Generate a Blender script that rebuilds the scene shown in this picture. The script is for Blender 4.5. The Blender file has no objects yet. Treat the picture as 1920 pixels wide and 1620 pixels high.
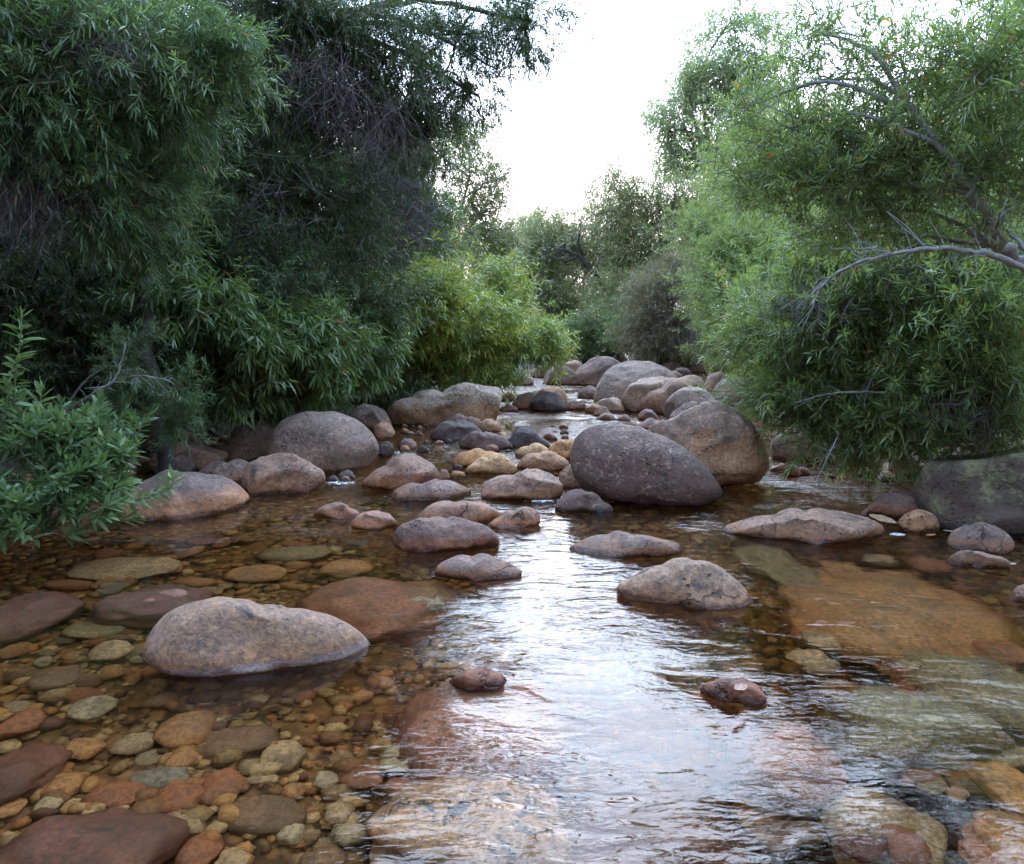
import bpy, bmesh, math, random
import numpy as np
from mathutils import Vector, noise

random.seed(7)
RNG = np.random.default_rng(11)
C = bpy.context.scene.collection
scene = bpy.context.scene

# ------------------------------------------------------------------ camera
H, F, YH = 1.35, 1500.0, 600.0
W0, H0 = 1920, 1620
PITCH = math.atan((H0 / 2 - YH) / F)
cam_d = bpy.data.cameras.new('camera')
cam = bpy.data.objects.new('camera', cam_d)
C.objects.link(cam)
cam_d.sensor_fit = 'HORIZONTAL'
cam_d.sensor_width = 36
cam_d.lens = 36 * F / W0
cam_d.clip_start = 0.05
cam_d.clip_end = 3000
cam.location = (0, 0, H)
cam.rotation_euler = (math.pi / 2 - PITCH, 0, 0)
scene.camera = cam
EYE = np.array([0, 0, H])


def ray(px, py):
    u, v = (px - W0 / 2) / F, (H0 / 2 - py) / F
    c, s = math.cos(PITCH), math.sin(PITCH)
    d = np.array([u, c + v * s, -s + v * c])
    return d / np.linalg.norm(d)


def at(px, py, Y):
    d = ray(px, py)
    return EYE + d * (Y / d[1])


def on_water(px, py, z=0.0):
    d = ray(px, py)
    return EYE + d * ((z - H) / d[2])


def on_bed(px, py, z):
    """point at height z under the water seen (refracted) at this place"""
    p = on_water(px, py)
    d = ray(px, py)
    h = np.array([d[0], d[1], 0])
    s = np.linalg.norm(h) / 1.33
    k = s / math.sqrt(1 - s * s)
    return p + h / np.linalg.norm(h) * (-z * k) + np.array([0, 0, z])


# ------------------------------------------------------------------ nodes
def mat_new(name):
    m = bpy.data.materials.new(name)
    m.use_nodes = True
    nt = m.node_tree
    nt.nodes.clear()
    return m, nt


class NT:
    def __init__(s, nt):
        s.nt = nt

    def n(s, typ, **kw):
        nd = s.nt.nodes.new(typ)
        for k, v in kw.items():
            if k.startswith('i_'):
                key = k[2:]
                key = int(key) if key.isdigit() else key
                nd.inputs[key].default_value = v
            else:
                setattr(nd, k, v)
        return nd

    def l(s, a, b):
        s.nt.links.new(a, b)

    def noise(s, vec, scale, detail=4, rough=0.55, dist=0.0):
        nd = s.n('ShaderNodeTexNoise')
        nd.inputs['Scale'].default_value = scale
        nd.inputs['Detail'].default_value = detail
        nd.inputs['Roughness'].default_value = rough
        nd.inputs['Distortion'].default_value = dist
        if vec is not None:
            s.l(vec, nd.inputs['Vector'])
        return nd.outputs['Fac']

    def step(s, val, lo, hi):
        nd = s.n('ShaderNodeMapRange', interpolation_type='SMOOTHSTEP')
        s.l(val, nd.inputs['Value'])
        nd.inputs['From Min'].default_value = lo
        nd.inputs['From Max'].default_value = hi
        return nd.outputs['Result']

    def mix(s, fac, a, b, blend='MIX'):
        nd = s.n('ShaderNodeMix', data_type='RGBA', blend_type=blend)
        for sock, v in ((nd.inputs[0], fac), (nd.inputs[6], a), (nd.inputs[7], b)):
            if hasattr(v, 'links'):
                s.l(v, sock)
            elif isinstance(v, (tuple, list)):
                sock.default_value = (*v[:3], 1)
            else:
                sock.default_value = v
        return nd.outputs[2]

    def math(s, op, a, b=0.0, c=None):
        nd = s.n('ShaderNodeMath', operation=op)
        for i, v in enumerate((a, b, c)):
            if v is None:
                continue
            if hasattr(v, 'links'):
                s.l(v, nd.inputs[i])
            else:
                nd.inputs[i].default_value = v
        return nd.outputs[0]


def ramp(t, fac, stops, mode='LINEAR'):
    cr = t.n('ShaderNodeValToRGB')
    cr.color_ramp.interpolation = mode
    el = cr.color_ramp.elements
    el.remove(el[1])
    el[0].position = stops[0][0]
    el[0].color = (*stops[0][1], 1)
    for p, c in stops[1:]:
        e = el.new(p)
        e.color = (*c, 1)
    t.l(fac, cr.inputs[0])
    return cr.outputs[0]


def rock_mat(name, main, alt, lichen, lich=0.45, dark=0.4, band=(0.26, 0.14, 0.075), bandh=0.09, moss=0.0, scale=1.0, top=None, topf=.75, foot=None):
    main, alt, lichen, band = (tuple(a * w for a, w in zip(c, (1.18, .90, .69))) for c in (main, alt, lichen, band))
    top = top and tuple(a * w for a, w in zip(top, (1.02, .90, .78)))
    m, nt = mat_new(name)
    t = NT(nt)
    out = t.n('ShaderNodeOutputMaterial')
    b = t.n('ShaderNodeBsdfPrincipled')
    t.l(b.outputs[0], out.inputs[0])
    tc = t.n('ShaderNodeTexCoord')
    oi = t.n('ShaderNodeObjectInfo')
    off = t.math('MULTIPLY', oi.outputs['Random'], 137.0)
    va = t.n('ShaderNodeVectorMath', operation='ADD')
    t.l(tc.outputs['Object'], va.inputs[0])
    t.l(off, va.inputs[1])
    v = va.outputs[0]
    geo = t.n('ShaderNodeNewGeometry')
    sx = t.n('ShaderNodeSeparateXYZ')
    t.l(geo.outputs['Position'], sx.inputs[0])
    z = sx.outputs['Z']
    col = t.mix(t.step(t.noise(v, 2.6 * scale, 5, .6, .4), .38, .64), main, alt)
    # weathered grey crown over the warmer flank
    sg = t.n('ShaderNodeSeparateXYZ')
    t.l(tc.outputs['Generated'], sg.inputs[0])
    if top:
        gz = t.math('ADD', sg.outputs[2], t.math('MULTIPLY', t.math('SUBTRACT', t.noise(v, 5 * scale, 7, .72, .4), .5), .75))
        col = t.mix(t.math('MULTIPLY', t.step(gz, .60, .74), topf), col, top)
    # mottled grain
    col = t.mix(t.step(t.noise(v, 42 * scale, 5, .75), .36, .62), t.mix(0.62, col, (0.05, 0.04, 0.038)), col)
    col = t.mix(t.math('MULTIPLY', t.step(t.noise(v, 17 * scale, 6, .75, .5), .53, .64), .45), col, tuple(min(1, c * 1.45) for c in main))
    # dark crusts
    n_d = t.noise(v, 6 * scale, 7, .72, .5)
    fd = t.math('MULTIPLY', t.step(n_d, .56, .66), dark)
    col = t.mix(fd, col, (0.055, 0.045, 0.048))
    # small pits
    vo = t.n('ShaderNodeTexVoronoi', feature='F1')
    vo.inputs['Scale'].default_value = 26 * scale
    vo.inputs['Randomness'].default_value = 1
    t.l(v, vo.inputs['Vector'])
    pit = t.math('MULTIPLY', t.step(vo.outputs['Distance'], .30, .16), t.step(t.noise(v, 3.3 * scale, 3), .5, .62))
    col = t.mix(t.math('MULTIPLY', pit, dark), col, (0.05, 0.038, 0.034))
    # cracks and seams
    wv = t.n('ShaderNodeVectorMath', operation='ADD')
    nz = t.n('ShaderNodeTexNoise')
    nz.inputs['Scale'].default_value = 2.2
    nz.inputs['Detail'].default_value = 5
    t.l(v, nz.inputs['Vector'])
    t.l(nz.outputs['Color'], wv.inputs[0])
    t.l(v, wv.inputs[1])
    ck = t.n('ShaderNodeTexVoronoi', feature='DISTANCE_TO_EDGE')
    ck.inputs['Scale'].default_value = 1.9
    t.l(wv.outputs[0], ck.inputs['Vector'])
    crack = t.math('MULTIPLY', t.step(ck.outputs['Distance'], .014, .004), t.step(t.noise(v, 1.7, 3), .5, .58))
    col = t.mix(t.math('MULTIPLY', crack, .55), col, (0.04, 0.03, 0.026))
    # pale lichen flecks
    n_l = t.noise(v, 24 * scale, 6, .75, .9)
    n_l2 = t.noise(v, 2.1 * scale, 3)
    fl = t.math('MULTIPLY', t.step(n_l, .54, .64), t.math('MULTIPLY', t.step(n_l2, .36, .62), lich))
    col = t.mix(fl, col, lichen)
    if moss:
        fm = t.math('MULTIPLY', t.step(t.math('ADD', t.noise(v, 3.6, 7, .75), t.math('MULTIPLY', sg.outputs[2], .28)), .68, .80), moss)
        col = t.mix(fm, col, (0.20, 0.19, 0.085))
        fm2 = t.math('MULTIPLY', t.step(t.noise(v, 5.5, 7, .75), .5, .62), .6)
        col = t.mix(fm2, col, (0.045, 0.05, 0.022))
    # iron stained band above the waterline
    zn = t.math('ADD', z, t.math('MULTIPLY', t.math('SUBTRACT', t.noise(v, 7, 6, .7), .5), 0.16))
    fb = t.math('MULTIPLY', t.step(zn, bandh, bandh * .3), .75)
    col = t.mix(fb, col, t.mix(t.step(t.noise(v, 30, 5, .7), .4, .65), band, tuple(c * .5 for c in band)))
    # wet rim and stained foot under water
    zw = t.math('ADD', z, t.math('MULTIPLY', t.math('SUBTRACT', t.noise(v, 6, 6, .7), .5), 0.11))
    wet = t.step(zw, .040, .016)
    wcol = t.mix(1.0, col, (0.36, 0.32, 0.32), 'MULTIPLY')
    col = t.mix(wet, col, wcol)
    under = t.step(z, -0.01, -0.05)
    ucol = t.mix(t.step(t.noise(v, 9, 5, .65), .4, .62), tuple(c * 1.15 for c in band), tuple(c * .6 for c in band))
    col = t.mix(t.math('MULTIPLY', under, .6), col, ucol)
    if foot:                                          # pale dried line just over the water
        zf = t.math('ADD', z, t.math('MULTIPLY', t.math('SUBTRACT', t.noise(v, 12, 5, .7), .5), 0.03))
        ff = t.math('MULTIPLY', t.step(zf, .042, .030), t.step(zf, .004, .012))
        col = t.mix(t.math('MULTIPLY', ff, .8), col, t.mix(t.step(t.noise(v, 60, 4, .7), .4, .6), foot, tuple(c * .6 for c in foot)))
    t.l(col, b.inputs['Base Color'])
    r = t.n('ShaderNodeMapRange')
    t.l(wet, r.inputs[0])
    r.inputs[3].default_value = .78
    r.inputs[4].default_value = .22
    t.l(r.outputs[0], b.inputs['Roughness'])
    bp = t.n('ShaderNodeBump')
    bp.inputs['Strength'].default_value = 1.0
    bp.inputs['Distance'].default_value = .028
    hgt = t.math('ADD', t.math('MULTIPLY', t.noise(v, 45 * scale, 6, .7), .35), t.math('MULTIPLY', t.noise(v, 9 * scale, 6, .6), .9))
    hgt = t.math('SUBTRACT', hgt, t.math('ADD', t.math('MULTIPLY', pit, .5), t.math('MULTIPLY', crack, .9)))
    t.l(hgt, bp.inputs['Height'])
    t.l(bp.outputs[0], b.inputs['Normal'])
    return m


def bed_mat(name, a, c, spots=0.5, thr=.6, ssc=13):
    """stones that lie wholly under water: smooth, algae stained"""
    m, nt = mat_new(name)
    t = NT(nt)
    out = t.n('ShaderNodeOutputMaterial')
    b = t.n('ShaderNodeBsdfPrincipled')
    t.l(b.outputs[0], out.inputs[0])
    tc = t.n('ShaderNodeTexCoord')
    oi = t.n('ShaderNodeObjectInfo')
    va = t.n('ShaderNodeVectorMath', operation='ADD')
    t.l(tc.outputs['Object'], va.inputs[0])
    t.l(t.math('MULTIPLY', oi.outputs['Random'], 91.0), va.inputs[1])
    v = va.outputs[0]
    col = t.mix(t.step(t.noise(v, 7, 6, .65, .5), .38, .64), a, c)
    col = t.mix(t.step(t.noise(v, 48, 5, .75), .42, .62), col, t.mix(.6, col, (.05, .03, .02)))
    col = t.mix(t.math('MULTIPLY', t.step(t.noise(v, 3.5, 6, .7, .6), .46, .6), .6), col, t.mix(.6, col, (.06, .04, .02)))
    col = t.mix(t.math('MULTIPLY', t.step(t.noise(v, ssc, 5, .7, .8), thr, thr + .06), spots), col, (.03, .024, .02))
    t.l(col, b.inputs['Base Color'])
    b.inputs['Roughness'].default_value = .75
    bp = t.n('ShaderNodeBump')
    bp.inputs['Strength'].default_value = .6
    bp.inputs['Distance'].default_value = .015
    t.l(t.noise(v, 20, 6, .65), bp.inputs['Height'])
    t.l(bp.outputs[0], b.inputs['Normal'])
    return m


def leaf_mat(name, stops, trans=.3, rough=.42, spec=.5):
    m, nt = mat_new(name)
    t = NT(nt)
    out = t.n('ShaderNodeOutputMaterial')
    at_ = t.n('ShaderNodeAttribute', attribute_name='var')
    lc = ramp(t, at_.outputs['Fac'], stops)
    b = t.n('ShaderNodeBsdfPrincipled')
    t.l(lc, b.inputs['Base Color'])
    b.inputs['Roughness'].default_value = rough
    b.inputs['Specular IOR Level'].default_value = spec
    tr = t.n('ShaderNodeBsdfTranslucent')
    t.l(t.mix(1.0, lc, (1.4, 1.45, .75), 'MULTIPLY'), tr.inputs[0])
    mx = t.n('ShaderNodeMixShader')
    mx.inputs[0].default_value = trans
    t.l(b.outputs[0], mx.inputs[1])
    t.l(tr.outputs[0], mx.inputs[2])
    t.l(mx.outputs[0], out.inputs[0])
    return m


def bark_mat(name, a, c, scale=1.0):
    m, nt = mat_new(name)
    t = NT(nt)
    out = t.n('ShaderNodeOutputMaterial')
    b = t.n('ShaderNodeBsdfPrincipled')
    t.l(b.outputs[0], out.inputs[0])
    tc = t.n('ShaderNodeTexCoord')
    v = tc.outputs['Object']
    col = t.mix(t.step(t.noise(v, 14 * scale, 6, .7, .5), .35, .65), a, c)
    col = t.mix(t.math('MULTIPLY', t.step(t.noise(v, 40 * scale, 4, .7), .55, .66), .6), col, tuple(x * .4 for x in a))
    t.l(col, b.inputs['Base Color'])
    b.inputs['Roughness'].default_value = .85
    bp = t.n('ShaderNodeBump')
    bp.inputs['Strength'].default_value = .7
    bp.inputs['Distance'].default_value = .01
    t.l(t.noise(v, 30 * scale, 6, .7), bp.inputs['Height'])
    t.l(bp.outputs[0], b.inputs['Normal'])
    return m


GT_ = (.165, .135, .135)
RM = {
    'mauve':  rock_mat('mauve_stone', (.235, .160, .138), (.165, .118, .112), (.42, .35, .31), .6, .6, top=(.195, .15, .138), topf=.6),
    'dome':   rock_mat('grey_dome_stone', (.20, .155, .15), (.165, .13, .128), (.34, .29, .27), .4, .5, band=(.46, .27, .15), bandh=.21, top=(.20, .16, .15), topf=.6),
    'speck':  rock_mat('speckled_stone', (.36, .265, .19), (.25, .18, .14), (.50, .39, .27), .6, .85, band=(.38, .25, .18), bandh=.06, top=(.235, .18, .155), topf=.5),
    'footed': rock_mat('speckled_stone_with_pale_foot', (.31, .205, .13), (.21, .14, .10), (.42, .30, .20), .6, .85, band=(.38, .25, .18), bandh=.03, top=(.235, .18, .155), topf=.5, foot=(.29, .215, .205)),
    'dark':   rock_mat('dark_stone', (.125, .088, .084), (.098, .07, .068), (.38, .32, .29), .8, .35, band=(.10, .07, .06), bandh=.05),
    'black':  rock_mat('blackish_stone', (.072, .058, .062), (.055, .048, .056), (.24, .2, .18), .5, .5, band=(.14, .08, .055), bandh=.05),
    'rust':   rock_mat('rust_stone', (.36, .195, .115), (.26, .145, .095), (.42, .29, .2), .4, .7, band=(.36, .165, .075), bandh=.07, top=(.21, .155, .135), topf=.6),
    'redbrn': rock_mat('redbrown_stone', (.24, .125, .088), (.17, .095, .08), (.34, .24, .19), .4, .6, band=(.24, .105, .055), top=(.15, .115, .11), topf=.7),
    'tan':    rock_mat('tan_stone', (.40, .27, .175), (.30, .195, .135), (.48, .36, .25), .45, .5, band=(.32, .18, .09)),
    'ochre':  rock_mat('ochre_stone', (.46, .285, .12), (.36, .215, .10), (.54, .38, .2), .3, .35, band=(.36, .19, .07)),
    'cream':  rock_mat('cream_stone', (.55, .41, .24), (.43, .30, .175), (.6, .5, .33), .3, .35, band=(.40, .24, .12)),
    'pink':   rock_mat('pinkish_stone', (.345, .225, .165), (.26, .17, .135), (.46, .36, .29), .55, .65, top=(.245, .18, .15), topf=.55),
    'twotone': rock_mat('twotone_stone', (.37, .24, .145), (.28, .18, .115), (.46, .38, .32), .6, .6, top=(.23, .175, .155), topf=.85),
    'grey':   rock_mat('grey_stone', (.26, .205, .18), (.185, .15, .14), (.46, .40, .36), .7, .6, top=(.22, .175, .16), topf=.5),
    'slab':   rock_mat('pale_slab_stone', (.34, .235, .15), (.24, .16, .10), (.46, .38, .28), .5, .5, band=(.24, .14, .075), bandh=.2, top=(.46, .39, .34), topf=.95),
    'moss':   rock_mat('mossy_stone', (.07, .055, .048), (.09, .07, .058), (.26, .23, .15), .6, .3, band=(.05, .045, .035), moss=.8),
    'shade':  rock_mat('shaded_bank_stone', (.30, .25, .195), (.21, .175, .145), (.40, .35, .26), .5, .5),
}
BM = {
    'amber':  bed_mat('amber_bed_stone', (.46, .225, .075), (.37, .19, .075)),
    'rust':   bed_mat('rust_bed_stone', (.34, .125, .05), (.27, .115, .055)),
    'maroon': bed_mat('maroon_bed_stone', (.19, .07, .038), (.14, .055, .032)),
    'tan':    bed_mat('tan_bed_stone', (.46, .32, .17), (.36, .25, .14)),
    'pale':   bed_mat('pale_bed_stone', (.44, .36, .23), (.36, .29, .18), .3),
    'olive':  bed_mat('olive_bed_stone', (.27, .20, .085), (.21, .165, .08)),
    'grey':   bed_mat('grey_bed_stone', (.25, .225, .165), (.19, .17, .125)),
    'brown':  bed_mat('brown_bed_stone', (.23, .125, .06), (.17, .10, .055)),
    'pink':   bed_mat('pink_bed_stone', (.22, .125, .11), (.16, .10, .095)),
    'pitted': bed_mat('pitted_bed_stone', (.45, .25, .12), (.38, .22, .12), .95, .545, 9),
}
DEAD = (.30, .13, .04)
LM = {
    'bluegreen': leaf_mat('bluegreen_leaf', [(0, (.045, .085, .045)), (.45, (.092, .155, .068)), (.85, (.15, .22, .085)), (.955, (.22, .28, .09)), (.985, DEAD)], .35),
    'dark': leaf_mat('dark_leaf', [(0, (.028, .046, .022)), (.5, (.052, .084, .036)), (.9, (.10, .14, .052)), (1, (.15, .17, .06))], spec=.22),
    'mid': leaf_mat('mid_leaf', [(0, (.055, .098, .036)), (.5, (.10, .158, .05)), (.9, (.165, .215, .065)), (.985, (.19, .22, .065)), (1, DEAD)], .35),
    'yellow': leaf_mat('yellowgreen_leaf', [(0, (.085, .14, .040)), (.35, (.18, .25, .065)), (.65, (.32, .34, .07)), (1, (.48, .38, .08))], .35),
    'olive': leaf_mat('olive_leaf', [(0, (.125, .145, .075)), (.5, (.185, .205, .105)), (.9, (.25, .255, .13)), (1, (.33, .27, .14))], .38),  # greyed olive, the haze of distance mixed into the leaf colour
    'pale': leaf_mat('pale_leaf', [(0, (.19, .24, .17)), (.5, (.25, .31, .215)), (1, (.32, .37, .25))], .5),  # leaf colour lifted to stand in for haze on the far tree
    'lime': leaf_mat('lime_leaf', [(0, (.13, .17, .062)), (.5, (.20, .255, .09)), (.94, (.27, .32, .11)), (1, (.36, .27, .10))], .42),
    'dry':   leaf_mat('dry_leaf', [(0, (.15, .125, .08)), (.4, (.22, .185, .12)), (.75, (.25, .23, .13)), (1, (.17, .21, .09))], .2, .7),
    'right': leaf_mat('right_leaf', [(0, (.09, .13, .058)), (.45, (.155, .215, .085)), (.85, (.225, .285, .10)), (.93, (.28, .31, .10)), (.965, (.52, .22, .065)), (1, (.46, .17, .05))], .45),
    'shrub': leaf_mat('shrub_leaf', [(0, (.085, .135, .062)), (.5, (.125, .195, .085)), (.9, (.18, .265, .10)), (1, (.25, .30, .10))], .3, .38),
    'deep':  leaf_mat('deep_green_leaf', [(0, (.03, .06, .026)), (.5, (.055, .10, .036)), (.85, (.09, .14, .045)), (.97, (.16, .21, .06)), (1, (.2, .2, .06))], .25, .38, spec=.22),
    'grass': leaf_mat('grass_blade', [(0, (.08, .12, .03)), (.6, (.15, .18, .05)), (1, (.28, .25, .10))]),
}
BK = {
    'dark': bark_mat('dark_bark', (.040, .034, .032), (.075, .062, .058)),
    'grey': bark_mat('grey_bark', (.20, .185, .18), (.30, .28, .27)),
    'twig': bark_mat('dead_twig_bark', (.095, .078, .08), (.15, .125, .128)),
    'brown': bark_mat('brown_bark', (.09, .065, .05), (.14, .105, .08)),
    'stem': bark_mat('green_stem_bark', (.12, .13, .075), (.17, .16, .1)),
}


# ------------------------------------------------------------------ object helpers
def link(name, me, parent=None, mats=()):
    o = bpy.data.objects.new(name, me)
    C.objects.link(o)
    for m in mats:
        me.materials.append(m)
    if parent is not None:
        o.parent = parent
    return o


def tag(o, label=None, cat=None, group=None, kind=None):
    if label:
        o['label'] = label
    if cat:
        o['category'] = cat
    if group:
        o['group'] = group
    if kind:
        o['kind'] = kind
    return o


def empty(name, loc):
    o = bpy.data.objects.new(name, None)
    o.empty_display_size = .1
    C.objects.link(o)
    o.location = loc
    return o


def tri_mesh(name, V, T, var=None, midx=None, smooth=False):
    V = np.ascontiguousarray(V, np.float32).reshape(-1, 3)
    T = np.ascontiguousarray(T, np.int32).reshape(-1, 3)
    me = bpy.data.meshes.new(name)
    me.vertices.add(len(V))
    me.vertices.foreach_set('co', V.ravel())
    me.loops.add(T.size)
    me.loops.foreach_set('vertex_index', T.ravel())
    me.polygons.add(len(T))
    me.polygons.foreach_set('loop_start', np.arange(0, T.size, 3, dtype=np.int32))
    if midx is not None:
        me.polygons.foreach_set('material_index', np.ascontiguousarray(midx, np.int32))
    me.polygons.foreach_set('use_smooth', np.full(len(T), bool(smooth)))
    me.update(calc_edges=True)
    if var is not None:
        a = me.attributes.new('var', 'FLOAT', 'FACE')
        a.data.foreach_set('value', np.ascontiguousarray(var, np.float32))
    return me


_ICO = {}


def ico(sub):
    if sub not in _ICO:
        bm = bmesh.new()
        bmesh.ops.create_icosphere(bm, subdivisions=sub, radius=1)
        bm.verts.ensure_lookup_table()
        V = np.array([v.co[:] for v in bm.verts])
        T = np.array([[v.index for v in f.verts] for f in bm.faces])
        bm.free()
        _ICO[sub] = (V / np.linalg.norm(V, axis=1)[:, None], T)
    return _ICO[sub]


def fbm(P, freq, seed, octs=3):
    o = Vector((seed * 13.7, seed * 5.1, seed * 7.9))
    return np.array([noise.fractal(Vector(p) * freq + o, .9, 2.0, octs) for p in P])


def cuts(D, seed, k, depth, front=True):
    """flatten a unit shape with a few random planes: worn facets"""
    r = np.random.default_rng(seed)
    P = D.copy()
    for _ in range(k):
        n = r.normal(size=3)
        if front:
            n[1] = -abs(n[1]) * 1.3
            n[0] *= .8
        n /= np.linalg.norm(n)
        off = 1 - r.uniform(.3, 1) * depth
        e = np.maximum(0, P @ n - off)
        P -= (e * .92)[:, None] * n
    return P


# ------------------------------------------------------------------ stones above water
SEED = [100]


def stone(name, label, cat, group, outline, ybase, mat, ry=.7, lift=0.0, n=2.8, rough=.06, facet=.38, sub=4, kc=10, back=.85, under=None):
    """outline: silhouette from the left waterline over the top to the right waterline (photo pixels);
    the stone gets its own distance (waterline at ybase), real width and depth."""
    SEED[0] += 1
    sd = SEED[0]
    ol = np.array(outline, float)
    x0, x1 = ol[:, 0].min(), ol[:, 0].max()
    ytop = ol[:, 1].min()
    df = on_water((x0 + x1) / 2, ybase, lift)[1]
    rx = (x1 - x0) / 2 * df / F
    ryw = rx * ry
    Dc = df + ryw * back
    cxp = (x0 + x1) / 2
    cyp = ytop + .60 * (ybase - ytop)
    Cn = at(cxp, cyp, Dc)
    v = Cn - EYE
    v /= np.linalg.norm(v)
    er = np.cross(v, (0, 0, 1)); er /= np.linalg.norm(er)
    eu = np.cross(er, v)
    hpx = ybase - ytop
    # bottom arc, hidden under water or in the bank
    subm = under if under is not None else .18 * hpx + 8
    pl, pr = ol[0], ol[-1]
    bot = []
    for a in np.linspace(0, math.pi, 9)[1:-1]:
        xx = (pl[0] + pr[0]) / 2 + math.cos(a) * (pr[0] - pl[0]) / 2 * (.95 if 1 else 1)
        yb = ybase + subm
        ym = pr[1] + (pl[1] - pr[1]) * (1 - math.cos(a)) / 2
        bot.append((xx, ym + (yb - ym) * math.sin(a) ** .6))
    pts = np.vstack([ol, bot])
    loc = []
    for px, py in pts:
        d = ray(px, py)
        q = EYE + d * ((Cn - EYE) @ v / (d @ v)) - Cn
        loc.append((q @ er, q @ eu))
    loc = np.array(loc)
    th = np.arctan2(loc[:, 1], loc[:, 0])
    r = np.hypot(loc[:, 0], loc[:, 1])
    o = np.argsort(th)
    th, r = th[o], r[o]
    tt = np.linspace(-math.pi, math.pi, 181)
    rr = np.interp(tt, np.concatenate([th - 2 * math.pi, th, th + 2 * math.pi]), np.tile(r, 3))
    k = np.array([1, 2, 3, 2, 1.]); k /= k.sum()
    rr = np.convolve(np.concatenate([rr[-5:-1], rr, rr[1:5]]), k, 'same')[4:-4]
    D, T = ico(sub)
    P = cuts(D, sd, kc, facet)
    rho = np.hypot(D[:, 0], D[:, 2]) + 1e-9
    ady = np.abs(D[:, 1])
    s = (rho ** n + ady ** n) ** (-1 / n)
    th_v = np.arctan2(D[:, 2], D[:, 0])
    R = np.interp(th_v, tt, rr)
    R = R + (rr.mean() - R) * np.clip((ady - .75) / .25, 0, 1) ** 2
    L = np.stack([P[:, 0] * s * R, P[:, 1] * s * ryw, P[:, 2] * s * R], 1)
    size = max(rx, .05)
    amp = min(rx, hpx * df / F * 1.1)
    dn = fbm(L / size, 1.5, sd, 4) * rough * 1.5 + fbm(L / size, 5.2, sd + 50, 3) * rough * .55
    edge = np.clip(ady * 2.2, .25, 1)                 # keep the silhouette
    L = L + D * (dn * amp * edge)[:, None]
    Wp = L[:, :1] * er + L[:, 1:2] * v + L[:, 2:3] * eu
    base = np.array([Cn[0], Cn[1], 0.0])
    me = tri_mesh(name, Wp + Cn - base, T, smooth=True)
    ob = link(name, me, None, [RM[mat]])
    ob.location = base
    tag(ob, label, cat, group)
    return ob


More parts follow.
